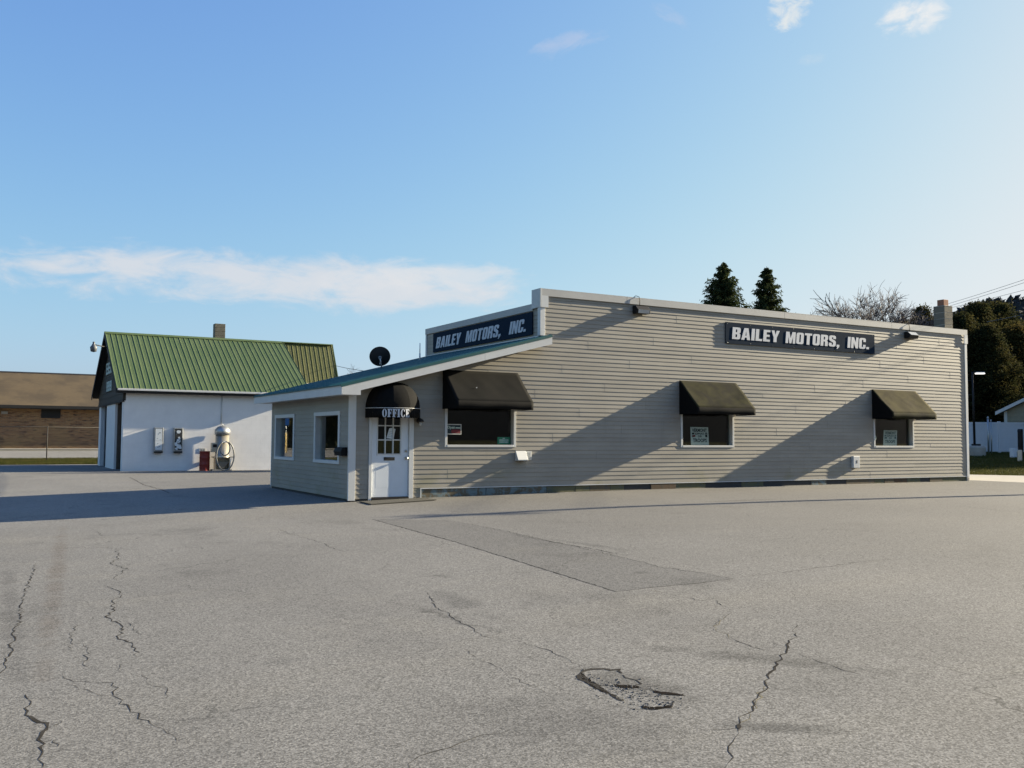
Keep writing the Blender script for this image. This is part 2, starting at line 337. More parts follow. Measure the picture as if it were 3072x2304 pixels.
def m_brick():
    m, t, b = new_mat('brown_brick'); g = t.add('ShaderNodeNewGeometry').outputs['Position']
    s = t.add('ShaderNodeSeparateXYZ', {0: g}); v = t.comb(s.outputs[0], s.outputs[2], 0.)
    br = t.add('ShaderNodeTexBrick', {'Vector': v, 'Color1': (.34, .18, .08, 1), 'Color2': (.19, .09, .045, 1), 'Mortar': (.25, .19, .12, 1), 'Scale': 1., 'Mortar Size': .012, 'Bias': 0., 'Brick Width': .31, 'Row Height': .1})
    n = t.noise(t.vscale(v, (1.3, 6, 1)), 1.2, 5, .75); c = t.mix(t.ramp(n, .53, .62), br.outputs[0], (.06, .038, .03))
    c = t.mix(t.math('MULTIPLY', t.ramp(t.noise(v, .5, 4, .6), .45, .65), .4), c, (.36, .23, .10))
    t.l.new(c, b.inputs['Base Color']); b.inputs['Roughness'].default_value = .85
    bn = t.add('ShaderNodeBump', {'Strength': .4, 'Distance': .02, 'Height': br.outputs['Fac']}); bn.invert = True; t.l.new(bn.outputs[0], b.inputs['Normal']); return m
M['brick'] = m_brick()
def m_shingle():
    m, t, b = new_mat('tan_shingles'); g = t.add('ShaderNodeNewGeometry').outputs['Position']
    n = t.noise(g, .5, 5, .65); f = t.noise(t.vscale(g, (1, 3, 6)), 5, 4, .7)
    c = t.mix(t.ramp(n, .35, .65), (.058, .040, .020), (.095, .066, .032)); c = t.mix(t.math('MULTIPLY', t.ramp(f, .45, .75), .5), c, (.05, .038, .02))
    t.l.new(c, b.inputs['Base Color']); b.inputs['Roughness'].default_value = .9; return m
M['shingle'] = m_shingle()
def m_leaf(name, c1, c2, trans=.25):
    m, t, b = new_mat(name); g = t.add('ShaderNodeNewGeometry').outputs['Position']
    n = t.noise(g, .9, 4, .6); f = t.noise(g, 9, 2, .5)
    c = t.mix(t.ramp(n, .35, .65), c1, c2); c = t.mix(t.math('MULTIPLY', f, .5), c, tuple(x*.5 for x in c1))
    t.l.new(c, b.inputs['Base Color']); b.inputs['Roughness'].default_value = .85; b.inputs['Specular IOR Level'].default_value = .03
    if trans:
        tl = t.add('ShaderNodeBsdfTranslucent', {0: c}); mx = t.add('ShaderNodeMixShader', {0: trans, 1: b.outputs[0], 2: tl.outputs[0]}); t.l.new(mx.outputs[0], t.n['Material Output'].inputs[0])
    return m
M['spruce'] = m_leaf('spruce_needles', (.035, .05, .02), (.062, .075, .03), .3)
M['cedar'] = m_leaf('cedar_foliage', (.036, .042, .018), (.075, .066, .024), .3)
M['cedar_brown'] = m_leaf('cedar_brown_foliage', (.075, .066, .022), (.12, .09, .03), .3)
M['hill'] = m_leaf('wooded_hill', (.034, .037, .04), (.05, .05, .05), 0)
def m_foundation(name, c1, c2, c3, bias):
    m, t, b = new_mat(name); g = t.add('ShaderNodeNewGeometry').outputs['Position']
    n = t.noise(g, 5, 6, .7, .4); f = t.noise(t.vscale(g, (2, 2, 9)), 3, 5, .7)
    c = t.mix(t.ramp(n, bias, bias+.14), c1, c2); c = t.mix(t.math('MULTIPLY', t.ramp(f, .5, .7), .7), c, c3)
    t.l.new(c, b.inputs['Base Color']); b.inputs['Roughness'].default_value = .9
    bn = t.add('ShaderNodeBump', {'Strength': .5, 'Distance': .01, 'Height': n}); t.l.new(bn.outputs[0], b.inputs['Normal']); return m
FND = [m_foundation('foundation_blue', (.13, .105, .065), (.16, .21, .22), (.085, .068, .042), .44),
       m_foundation('foundation_brown', (.13, .10, .06), (.10, .088, .07), (.17, .14, .085), .5),
       m_foundation('foundation_olive', (.12, .115, .06), (.09, .10, .075), (.16, .15, .10), .5),
       m_foundation('foundation_rust', (.10, .062, .034), (.075, .058, .04), (.09, .075, .045), .5)]
# ------------------------------------------------------------------ terrain
def interp(x, P):
    if x <= P[0][0]: return P[0][1]
    for (a, va), (b, vb) in zip(P, P[1:]):
        if x <= b: return va + (vb-va)*(x-a)/(b-a)
    return P[-1][1]
def sstep(a, b, x): t = min(max((x-a)/(b-a), 0), 1); return t*t*(3-2*t)
GX = [(-60, -.9), (-20, -.75), (-8, -.52), (0, -.28), (2, -.232), (4, -.2), (8, -.18), (40, -.18)]
GB = [(0, -.36), (23, -.4), (34, -.4), (38, -.19), (54, .08), (80, .3)]
def gz(x, y):
    a = interp(x, GX); w = sstep(6, 22, y)*(1-sstep(12, 20, x)); z = a*(1-w) + interp(y, GB)*w
    d = min(max((x-27)*.84 + (y-4)*.54, 0), 60)
    return z + .036*d*sstep(18, 26, x)*sstep(-6, 2, y)
def on_ground(px, py, lift=0.):
    """where the line of sight through a photo point meets the asphalt"""
    d = ray(px, py); t = 20.
    for _ in range(40):
        p = CAM + d*t; t = t*.5 + .5*((gz(p.x, p.y)+.02+lift - CAM.z)/d.z)
    p = CAM + d*t; return Vector((p.x, p.y, gz(p.x, p.y)+.02+lift))
XS = [-1500, -700, -300, -150, -90, -60, -40, -30, -24, -20, -16] + list(range(-12, 31)) + [32, 34, 36, 38, 40, 44, 48, 54, 60, 75, 100, 150, 300, 700, 1500]
YS = [-1500, -700, -300, -150, -90, -60, -40, -30, -24] + list(range(-22, 39)) + [40, 42, 44, 46, 48, 50, 52, 54, 58, 64, 70, 80, 100, 150, 300, 700, 1500]
def sheet(name, xs, ys, lift, mat):
    m = MB(); idx = {}
    for j, y in enumerate(ys):
        for i, x in enumerate(xs): m.v.append((x, y, gz(x, y)+lift))
    n = len(xs)
    for j in range(len(ys)-1):
        for i in range(n-1): m.f.append([j*n+i, j*n+i+1, (j+1)*n+i+1, (j+1)*n+i]); m.sm.append(True)
    return tag(m.build(name, mat), kind='structure')
sheet('ground', XS, YS, 0, M['ground'])
lot = sheet('parking_lot', [x for x in XS if -60 <= x <= 21], [y for y in YS if -60 <= y <= 34], .02, M['asphalt'])
tag(MB().face([(21, -30, -.158), (48.9, -30, -.158), (21, 10.1, -.158)]).build('concrete_apron', M['concrete']), kind='structure')
sheet('road', [x for x in XS if -90 <= x <= 60], [38, 40, 42, 44, 46, 48, 50, 52], .02, M['road'])
sheet('pavement', [x for x in XS if -60 <= x <= 60], [52.6, 53.4, 54.2], .06, M['concrete']) if False else None
hb = MB(); NA = 1440; hrad = [420, 560, 720, 900, 1300]
rr = random.Random(3); ph = [rr.uniform(0, 6.28) for _ in range(8)]
def hill_elev(a):
    d = math.degrees(a) % 360
    base = 3.0 + .9*math.sin(a*3+ph[0]) + .4*math.sin(a*7+ph[1]) + .2*math.sin(a*19+ph[2]) + .12*math.sin(a*41+ph[3])
    near = max(0, 1-abs(((d-29+180) % 360)-180)/12.)
    back = max(0, 1-abs(((d-245+180) % 360)-180)/95.)  # unseen rise behind the camera, added to keep bright sky out of window reflections
    return max(1.5, min(base, 3.5 if 55 < d < 95 else 9)) + 4.0*sstep(0, .6, near) + 4.0*sstep(0, .8, back)
for k, r_ in enumerate(hrad):
    for i in range(NA):
        a = 2*math.pi*i/NA; f = [0, .45, .78, 1., .9][k]
        h = r_*math.tan(math.radians(hill_elev(a)*f + (rr.uniform(-.09, .09) if k > 2 else 0))) if k else -2
        hb.v.append((CAM.x+r_*math.cos(a), CAM.y+r_*math.sin(a), h))
for k in range(4):
    for i in range(NA):
        j = (i+1) % NA; n = NA; hb.f.append([k*n+i, k*n+j, (k+1)*n+j, (k+1)*n+i]); hb.sm.append(True)
tag(hb.build('hills', M['hill']), kind='structure')
WOODS = []
rr = random.Random(9)
for _ in range(16000):
    a = R(rr.uniform(22, 44)); r_ = rr.uniform(520, 905); kk = next(k for k in range(4) if hrad[k] <= r_ < hrad[k+1]); ff = [0, .45, .78, 1., .9]; t_ = (r_-hrad[kk])/(hrad[kk+1]-hrad[kk]); f = ff[kk]+(ff[kk+1]-ff[kk])*t_
    WOODS.append((CAM.x+r_*math.cos(a), CAM.y+r_*math.sin(a), r_*math.tan(math.radians(hill_elev(a)*f))+rr.uniform(0, 5)))
# ------------------------------------------------------------------ asphalt patch and cracks (children of the lot)
def ground_poly(name, pts, mat, lift):
    bm = bmesh.new(); vs = [bm.verts.new((p.x, p.y, 0)) for p in pts]; bm.faces.new(vs)
    x0 = min(p.x for p in pts); x1 = max(p.x for p in pts)
    for k in range(math.ceil(x0), math.floor(x1)+1):
        bmesh.ops.bisect_plane(bm, geom=bm.verts[:]+bm.edges[:]+bm.faces[:], plane_co=(k, 0, 0), plane_no=(1, 0, 0))
    for v in bm.verts: v.co.z = gz(v.co.x, v.co.y)+.02+lift
    bmesh.ops.recalc_face_normals(bm, faces=bm.faces[:])
    if bm.faces and sum(f.normal.z for f in bm.faces) < 0: bmesh.ops.reverse_faces(bm, faces=bm.faces[:])
    m = bpy.data.meshes.new(name); bm.to_mesh(m); bm.free(); m.materials.append(mat)
    o = bpy.data.objects.new(name, m); link(o, lot); return o
PATCH = [(1118, 1558), (1240, 1592), (1370, 1627), (1600, 1698), (1847, 1775), (1960, 1762), (2075, 1752), (2201, 1736), (2105, 1718), (1990, 1703), (1870, 1672), (1730, 1640), (1620, 1616), (1480, 1585), (1340, 1560)]
ground_poly('asphalt_patch', [on_ground(*p) for p in PATCH], M['patch'], .0008)
def crack(pts, w=.018, mat='crack', jit=.05, seed=1, taper=True, lift=.0014, wob=.75):
    """a crack as a thin ragged ribbon; pts are photo points on the ground"""
    w = max(min(w, .07)*.40, .006); rg = random.Random(seed); P = [on_ground(*p) for p in pts]; Q = [P[0]]
    for a, b in zip(P, P[1:]):
        n = max(2, int((b-a).length/.06))
        for k in range(1, n+1):
            q = a.lerp(b, k/n)
            if k < n: q = q + Vector((rg.uniform(-jit, jit), rg.uniform(-jit, jit), 0))*.6
            Q.append(q)
    m = MB(); n = len(Q); L = []
    for i, q in enumerate(Q):
        t = (Q[min(i+1, n-1)]-Q[max(i-1, 0)]); t.z = 0; t.normalize(); s = Vector((-t.y, t.x, 0))
        k = min(1, i/9, (n-1-i)/9)*.75+.25 if taper else 1
        ww = w*k*rg.uniform(1-wob, 1+wob)*.5
        for sg in (1, -1):
            p = q + s*ww*sg; m.v.append((p.x, p.y, gz(p.x, p.y)+.02+lift))
    for i in range(n-1): m.f.append([2*i+1, 2*i+3, 2*i+2, 2*i]); m.sm.append(False)
    return m.build('crack', M[mat], lot)
def l5(*a): return [(x/1.44, 1400+y/1.44) for x, y in a]
def r6(*a): return [(1536+x/1.44, 1400+y/1.44) for x, y in a]
crack(PATCH[:5], .035, seed=11, jit=.015, taper=False); crack(PATCH[4:8], .02, seed=12, jit=.02, taper=False)
crack(PATCH[7:], .018, seed=13, jit=.05)
CR = [(l5((505, 352), (510, 395), (480, 420), (550, 440), (498, 475), (500, 490)), .022), (l5((462, 515), (520, 545), (520, 565), (485, 585), (498, 620), (458, 645), (520, 680), (535, 705), (510, 740), (575, 770), (592, 820)), .026),
      (l5((500, 660), (580, 690), (605, 730)), .012), (l5((548, 845), (520, 865), (528, 890)), .012), (l5((612, 895), (630, 925), (725, 965), (712, 1005)), .012),
      (l5((270, 890), (300, 920), (370, 928), (490, 935), (512, 955), (492, 990), (560, 1045), (650, 1110), (720, 1150), (765, 1195)), .016), (l5((280, 940), (400, 975), (490, 990)), .010),
      (l5((110, 985), (135, 1015), (120, 1055), (150, 1095), (205, 1125), (185, 1145), (165, 1180), (185, 1230), (165, 1265), (185, 1302)), .04),
      (l5((205, 1125), (240, 1115), (268, 1100)), .02), (l5((185, 1190), (235, 1180), (255, 1200), (240, 1210)), .02),
      (l5((155, 415), (125, 500), (95, 590), (90, 660), (55, 730), (40, 820), (5, 905)), .022), (l5((0, 420), (60, 413), (145, 414)), .02),
      (l5((400, 650), (330, 690), (300, 740), (310, 800)), .009), (l5((355, 760), (375, 800), (365, 860), (430, 890)), .009),
      (l5((1195, 265), (1250, 290), (1330, 310), (1390, 328), (1430, 350), (1480, 368)), .012),
      (l5((1835, 530), (1880, 600), (1960, 655), (2030, 690), (2080, 730), (2200, 748)), .010), (l5((2000, 790), (2060, 830), (2120, 850), (2212, 895)), .009),
      (l5((1770, 1302), (1800, 1260), (1860, 1235), (1985, 1195), (2080, 1160), (2200, 1140)), .013),
      (l5((560, 45), (620, 78), (700, 100), (740, 118)), .05), (l5((410, 275), (440, 300), (475, 305)), .012),
      (r6((958, 480), (1130, 463), (1300, 440), (1500, 412), (1700, 395)), .010), (r6((0, 292), (130, 318), (240, 335), (420, 370), (500, 385)), .028),
      (r6((610, 535), (700, 555), (820, 580), (880, 570), (905, 600), (955, 622)), .014), (r6((950, 628), (925, 645), (870, 690)), .016),
      (r6((1235, 683), (1228, 720), (1190, 785), (1165, 825), (1120, 885), (1095, 940), (1060, 1000), (1010, 1070), (978, 1120)), .028),
      (r6((978, 1120), (965, 1170), (935, 1230), (920, 1302)), .02), (r6((1125, 755), (1190, 782)), .012), (r6((870, 700), (990, 760), (1100, 795), (1165, 800)), .009),
      (r6((0, 748), (100, 775), (200, 815), (295, 862)), .012), (r6((0, 910), (70, 940), (150, 980)), .009), (r6((1200, 800), (1330, 845), (1480, 890), (1600, 920)), .010),
      (r6((640, 945), (560, 955), (520, 935)), .02), (r6((800, 1130), (890, 1138), (975, 1130)), .012), (r6((620, 1262), (650, 1280)), .02), (r6((960, 1215), (1040, 1232)), .016), (r6((1880, 168), (2000, 178), (2212, 200)), .02)]
for i, (pp, w_) in enumerate(CR): crack(pp, w_, seed=40+i, jit=.04)
for i, (pp, w_) in enumerate([(r6((1100, 930), (1055, 1010), (990, 1105)), .03), (r6((925, 645), (870, 690), (940, 745)), .018), (r6((600, 535), (650, 542)), .04), (r6((430, 985), (490, 1020)), .03)]): crack(pp, w_, 'crack_dirt', seed=90+i, lift=.0011)
# the broken-up hole
crack(r6((475, 893), (468, 876), (400, 874), (312, 882), (290, 905), (310, 925), (370, 955), (440, 990), (480, 1010)), .06, seed=131, jit=.05, taper=False, lift=.0017)
crack(r6((375, 945), (450, 945), (530, 950), (560, 940), (480, 900)), .04, seed=132, jit=.03, lift=.0017)
crack(r6((560, 955), (640, 975), (750, 990)), .04, seed=133, jit=.05, lift=.0017)
crack(r6((590, 1000), (690, 1010), (690, 1040), (600, 1052), (500, 1040)), .035, seed=134, jit=.06, lift=.0017)
crack(r6((300, 900), (330, 935), (400, 968), (430, 985)), .07, seed=135, jit=.06, lift=.0020)
for k, pp in enumerate([((292, 900), (305, 890), (318, 905), (345, 928), (372, 940), (400, 962), (425, 975), (412, 983), (372, 966), (335, 945), (300, 922)), ((440, 942), (500, 945), (548, 950), (552, 958), (500, 957), (450, 953)), ((610, 968), (680, 975), (740, 986), (738, 992), (670, 988), (615, 978)), ((560, 1035), (625, 1040), (688, 1032), (690, 1042), (620, 1050), (565, 1046))]):
    rgk = random.Random(200+k); P2 = []
    for a_, b_ in zip(pp, pp[1:]+pp[:1]):
        for q_ in range(5): P2.append((a_[0]+(b_[0]-a_[0])*q_/5+rgk.uniform(-4, 4), a_[1]+(b_[1]-a_[1])*q_/5+rgk.uniform(-2.2, 2.2)))
    ground_poly('broken_edge', [on_ground(*p) for p in r6(*P2)], M['hole_dark'], .0016+.0002*k)
ground_poly('hole', [on_ground(*p) for p in r6((970, 1115), (985, 1113), (992, 1125), (985, 1134), (970, 1130))], M['crack'], .0022)

rg = random.Random(77); m = MB(); c0_ = [on_ground(*p) for p in r6((310, 905), (380, 945), (450, 985), (540, 960), (630, 1000), (680, 1025), (560, 1040), (430, 930))]
for k in range(320):
    a_, b_ = rg.sample(c0_, 2); q = a_.lerp(b_, rg.random()) + Vector((rg.gauss(0, .06), rg.gauss(0, .06), 0)); r_ = rg.uniform(.003, .008) if rg.random() < .92 else rg.uniform(.009, .014); z_ = gz(q.x, q.y)+.02
    b0 = len(m.v)
    for (dx, dy, dz) in ((1, 0, .1), (-.2, .9, .0), (-.9, -.2, .1), (.1, -1, 0), (rg.uniform(-.3, .3), rg.uniform(-.3, .3), rg.uniform(.5, .9))): m.v.append((q.x+dx*r_*rg.uniform(.7, 1.2), q.y+dy*r_*rg.uniform(.7, 1.2), z_+max(dz, 0)*r_))
    for f_ in ((0, 1, 4), (1, 2, 4), (2, 3, 4), (3, 0, 4)): m.f.append([b0+i for i in f_]); m.sm.append(False)
tag(m.build('gravel', M['rubble'], lot), kind='stuff')
# ------------------------------------------------------------------ main building
L, XP, YB, CRS = 20.44, 4.683, 6.5, .1016
ZE, RS = 2.165, .26                       # eave top height, roof pitch
def roof_z(x): return ZE + RS*(x+.32)
B = empty('dealership_building', (0, 0, -.28), 'long tan vinyl sided building with flat parapet and lean-to office', 'building')
WIN = [(2.227, 3.969, .914, 2.337), (8.876, 10.615, .914, 2.337), (16.10, 17.82, .914, 2.337)]
DOOR = (.43, 1.45, -.25, 1.829)
def strips(u0, u1, z0, z1, holes):
    """split a wall rectangle into rectangles round its openings"""
    us = sorted({u0, u1, *[h[0] for h in holes], *[h[1] for h in holes]}); out = []
    for a, b in zip(us, us[1:]):
        zs = [(z0, z1)]
        for h in holes:
            if h[0] < (a+b)/2 < h[1]:
                zs = [q for (s, e) in zs for q in ((s, min(e, h[2])), (max(s, h[3]), e)) if q[1]-q[0] > 1e-4]
        out += [(a, b, s, e) for s, e in zs]
    return out
m = MB()
for a, b, s, e in strips(XP, L-.02, -.3, 4.44, [h for h in WIN[1:]]): m.box(a, b, .014, .16, s, e)
for a, b, s, e in strips(.02, XP, -.3, 1.95, [WIN[0][:3]+(1.95,), DOOR]): m.box(a, b, .014, .16, s, e)
m.prism([(.02, .014, 1.95), (XP, .014, 1.95), (XP, .014, roof_z(XP)-.03), (.02, .014, roof_z(.02)-.03)], (0, .146, 0)) if False else None
# wall above the openings of the lean-to, cut to the roof slope
for a, b, s in ((.02, WIN[0][0], 1.95), (WIN[0][0], WIN[0][1], 2.337), (WIN[0][1], XP, 1.95)):
    lo = lambda x: max(s, 1.95)
    m.prism([(a, .014, s), (b, .014, s), (b, .014, max(s, roof_z(b)-.04)), (a, .014, max(s, roof_z(a)-.04))], (0, .146, 0))
front = m.build('front_wall', M['interior'], B)
m = MB(); LW = [(.56, 2.33, .508, 1.6256), (3.90, 5.634, .508, 1.6256)]
for a, b, s, e in strips(.0, 5.94, -.3, 2.1, LW): m.box(.014, .16, a+(.17 if a == 0 else 0), b, s, e)
side = m.build('side_wall', M['interior'], B)
m = MB()
m.box(.02, L-.02, 5.96, 6.1, -.3, 2.1); m.box(XP, L-.02, 6.1, YB, -.3, 4.2); m.box(L-.17, L-.02, .17, 6.1, -.3, 4.4)
m.build('back_wall', M['siding'], B)
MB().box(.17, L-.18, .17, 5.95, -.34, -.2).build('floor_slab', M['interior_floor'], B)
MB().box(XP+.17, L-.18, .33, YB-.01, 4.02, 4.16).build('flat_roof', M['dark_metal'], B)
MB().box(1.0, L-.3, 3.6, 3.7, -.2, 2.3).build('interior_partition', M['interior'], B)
m = MB(); m.box(XP+.014, XP+.16, .17, YB, 3.35, 4.27); sgw = m.build('sign_wall', M['interior'], B)
def plank(o, e, n, ln, parent, h=CRS, mat='siding'):
    """one siding course: o = lower start on the wall face, e along, n outward"""
    o = Vector(o); e = Vector(e); n = Vector(n); z = Vector((0, 0, 1)); m = MB()
    prof = [(-.010, 0), (.0098, 0), (.0102, .006), (.001, h), (-.010, h)]
    a = [o + n*p + z*q for p, q in prof]
    m.prism(a, e*ln)
    return m.build('siding_plank', M[mat], parent)
X3, Y3 = Vector((1, 0, 0)), Vector((0, 1, 0))
def cut(u0, u1, z0, z1, holes):
    iv = [(u0, u1)]
    for h in holes:
        if min(z1, h[3])-max(z0, h[2]) > .5*(z1-z0):
            iv = [q for (s, e) in iv for q in ((s, min(e, h[0])), (max(s, h[1]), e)) if q[1]-q[0] > .02]
    return iv
for k in range(-2, 44):
    z0 = k*CRS; z1 = z0+CRS
    x0 = .132; x1 = L-.085
    if k < 0: x1 = 1.62
    lim = (z1+.03-ZE)/RS-.32
    if lim > x0: x0 = lim
    if x0 > XP: x0 = XP+.075
    for s, e in cut(x0, x1, z0, z1, [(a-.012, b+.012, c, d) for a, b, c, d in WIN] + [(DOOR[0]-.005, DOOR[1]+.005, -.3, 1.829)]):
        jo = 5.2*((k//2)*.381 % 1.0)+.3; cuts = [s]+[q for q in (jo-5.2+5.2*n_ for n_ in range(6)) if s+.5 < q < e-.5]+[e]
        for n_, (ca, cb) in enumerate(zip(cuts, cuts[1:])): plank((ca, -.0018*(n_ % 2), z0), X3, -Y3, cb-ca+(.02 if n_ % 2 == 0 and cb < e else -.002), front)
for k in range(-2, 21):
    z0 = k*CRS
    for s, e in cut(.0, 5.94, z0, z0+CRS, [(a-.012, b+.012, c, d) for a, b, c, d in LW]):
        plank((0, s, z0), Y3, -X3, e-s, side)
for k in range(8):
    z0 = 3.505+k*CRS
    if z0 > 4.2: break
    plank((XP, .1, z0), Y3, -X3, YB-.16, sgw)
# trim
def part(name, mat, boxes, parent=B, bevel=.004):
    m = MB()
    for b in boxes: m.box(*b)
    return m.build(name, M[mat], parent, bevel)
part('corner_trim', 'white', [(-.018, .138, -.024, .0, -.235, 1.975), (-.018, .004, -.0, .03, -.235, 1.975)])
part('corner_trim', 'white', [(L-.1, L+.014, -.028, .012, -.03, 4.2), (L-.004, L+.014, .012, .12, -.03, 4.2)])
part('corner_trim', 'white', [(XP-.05, XP+.085, -.026, .012, 3.50, 4.18), (XP-.05, XP-.022, .012, .1, 3.50, 4.18)])
part('corner_trim', 'white', [(-.018, .01, 5.93, 5.97, -.2, 1.98)])
segs = [4.63, 7.133, 12.495, 16.9, 20.47]
for a, b in zip(segs, segs[1:]):
    part('parapet_cap', 'cap', [(a+.004, b-.004, -.045, .33, 4.592-.004*RNG.random(), 4.614), (a+.004, b-.004, -.045, -.03, 4.44, 4.592)], bevel=0)
part('parapet_cap_end', 'white_dirty', [(4.622, XP-.02, -.05, .36, 4.17, 4.617)], bevel=0)
part('parapet_cap_drop', 'white', [(4.626, 4.845, -.048, -.028, 4.17, 4.445)], bevel=0)
part('parapet_cap_drop', 'white', [(L-.135, L+.03, -.05, -.03, 4.17, 4.445)], bevel=0)
part('parapet_back', 'cap', [(XP, L, .17, .32, 4.16, 4.59)], bevel=0)
for a, b in ((.36, 3.05), (3.06, 6.56)): part('sign_wall_cap', 'cap', [(XP-.035, XP+.2, a, b, 4.272, 4.294), (XP-.035, XP-.022, a, b, 4.13, 4.272)], bevel=0)
part('sign_wall_trim', 'white', [(XP-.03, XP+.1, 6.47, 6.55, 3.49, 4.15), (XP-.03, XP, .1, 6.47, 3.478, 3.505)], bevel=0)
part('starter_strip', 'white', [(1.62, L-.1, -.02, .01, -.022, -.002)], bevel=0)
part('starter_strip', 'white_dirty', [(1.622, 1.648, -.018, .02, -.25, -.023)], bevel=0)
# lean-to roof
RX0, RX1, RY0, RY1 = -.32, XP-.0, -.43, 6.55
rf = MB().prism([(RX0+.02, RY0+.02, roof_z(RX0+.02)-.10), (RX1, RY0+.02, roof_z(RX1)-.10), (RX1, RY0+.02, roof_z(RX1)-.022), (RX0+.02, RY0+.02, roof_z(RX0+.02)-.022)], (0, RY1-RY0-.04, 0)).build('lean_to_roof', M['white_dirty'], B)
y = RY0-.03
while y < RY1:
    y2 = min(y+.914, RY1+.03); m = MB()
    m.prism([(RX0-.04, y, roof_z(RX0-.04)-.02), (RX1, y, roof_z(RX1)-.02), (RX1, y, roof_z(RX1)+.006), (RX0-.04, y, roof_z(RX0-.04)+.006)], (0, y2-y-.003, 0))
    for q in range(4):
        yy = y+.02+q*.228
        if yy+.05 < y2: m.prism([(RX0-.04, yy, roof_z(RX0-.04)+.004), (RX1, yy, roof_z(RX1)+.004), (RX1, yy+.02, roof_z(RX1)+.026), (RX0-.04, yy+.02, roof_z(RX0-.04)+.026)], (0, .02, 0))
    m.build('roof_panel', M['teal'], rf); y = y2
MB().prism([(RX0-.04, RY0-.034, roof_z(RX0-.04)-.045), (RX1+.02, RY0-.034, roof_z(RX1+.02)-.045), (RX1+.02, RY0-.034, roof_z(RX1+.02)+.012), (RX0-.04, RY0-.034, roof_z(RX0-.04)+.012)], (0, .012, 0)).build('roof_edge', M['teal'], rf)
for a, b in ((RX0, 2.95), (2.955, XP+.02)):
    MB().prism([(a, RY0-.02, roof_z(a)-.21), (b, RY0-.02, roof_z(b)-.21), (b, RY0-.02, roof_z(b)-.018), (a, RY0-.02, roof_z(a)-.018)], (0, .025, 0)).build('rake_board', M['white'], rf)
MB().prism([(RX0, RY0-.0205, 1.958), (.07, RY0-.0205, 1.958), (.07, RY0-.0205, roof_z(.07)-.19), (RX0, RY0-.0205, roof_z(RX0)-.19)], (0, .4, 0)).build('rake_return', M['white'], rf)
MB().prism([(RX0+.02, RY0+.006, roof_z(RX0+.02)-.19), (RX1+.02, RY0+.006, roof_z(RX1+.02)-.19), (RX1+.02, RY0+.006, roof_z(RX1+.02)-.175), (RX0+.02, RY0+.006, roof_z(RX0+.02)-.175)], (0, -RY0+.01, 0)).build('soffit', M['tan_house'], rf)
part('eave_board', 'white', [(RX0-.022, RX0, RY0-.02, RY1, 1.955, roof_z(RX0)-.018)], rf)
part('soffit', 'white_dirty', [(RX0, .02, RY0+.02, RY1, 1.972, 1.985)], rf)
# windows
def window_front(h):
    a, b, c, d = h; fr = empty('window', ((a+b)/2, 0, c)); fr.parent = B; fr.matrix_parent_inverse = B.matrix_basis.inverted()
    part('frame', 'white', [(a-.03, a+.03, -.022, .13, c-.03, d), (b-.03, b+.03, -.022, .13, c-.03, d), (a+.03, b-.03, -.026, .13, c-.03, c+.022), (a+.03, b-.03, -.02, .13, d-.03, d)], fr, .003)
    MB().box(a+.03, b-.03, .10, .106, c+.022, d-.03).build('pane', M['glass'], fr)
for h in WIN: window_front(h)
def window_side(h):
    a, b, c, d = h; w = empty('window', (0, (a+b)/2, c)); w.parent = B; w.matrix_parent_inverse = B.matrix_basis.inverted()
    part('frame', 'white', [(-.026, .0, a-.0, a+.10, c+.07, d-.06), (-.026, .0, b-.10, b, c+.07, d-.06), (-.028, .0, a-.01, b+.01, d-.06, d+.025), (-.03, .0, a-.01, b+.01, c-.0, c+.07)], w, .003)
    part('jamb', 'white_dirty', [(.0, .14, a+.06, a+.10, c+.07, d-.06), (.0, .14, b-.10, b-.06, c+.07, d-.06), (.0, .14, a+.1, b-.1, c+.03, c+.07), (.0, .14, a+.1, b-.1, d-.06, d-.03)], w, 0)
    MB().box(.10, .106, a+.10, b-.10, c+.07, d-.06).build('pane', M['glass'], w)
for h in LW: window_side(h)
# door
dr = empty('door', (.94, 0, -.22)); dr.parent = B; dr.matrix_parent_inverse = B.matrix_basis.inverted()
part('frame', 'white', [(.43, .498, -.028, .12, -.235, 1.80), (1.345, 1.45, -.028, .12, -.235, 1.80), (.43, 1.45, -.028, .12, 1.80, 1.86)], dr, .004)
gx = [.628, .807, .986, 1.166]; gzz = [.731, 1.035, 1.339, 1.643]
m = MB()
for a, b, s, e in strips(.503, 1.340, -.175, 1.79, [(gx[0], gx[3], gzz[0], gzz[3])]): m.box(a, b, .015, .06, s, e)
m.build('leaf', M['door_white'], dr)
part('raised_panel', 'door_white', [(.6, .89, .0135, .016, .02, .46), (.95, 1.24, .0135, .016, .02, .46)], dr, .0012)
part('muntin', 'white', [(gx[i]-.012, gx[i]+.012, .002, .05, gzz[0]-.02, gzz[3]+.02) for i in range(4)] + [(gx[0]-.012, gx[3]+.012, .0025, .05, z-.012, z+.012) for z in gzz], dr, .003)
for i in range(3):
    for j in range(3): MB().box(gx[i]+.012, gx[i+1]-.012, .03, .034, gzz[j]+.012, gzz[j+1]-.012).build('pane', M['glass'], dr)
part('mail_slot', 'dark_metal', [(.78, 1.025, .0, .016, .60, .668)], dr, .003)
MB().lathe((1.288, .015, .645), [(.03, 0), (.03, .008), (.012, .012), (.012, .04), (.028, .05), (.03, .065), (.022, .078), (.0, .082)], 14, ax=Vector((0, -1, 0))).build('knob', M['steel'], dr)
MB().lathe((1.285, .015, .80), [(.028, 0), (.028, .014), (.0, .018)], 14, ax=Vector((0, -1, 0))).build('deadbolt', M['steel'], dr)
part('sill', 'dark_metal', [(.498, 1.345, -.05, .1, -.235, -.19)], dr, .003)
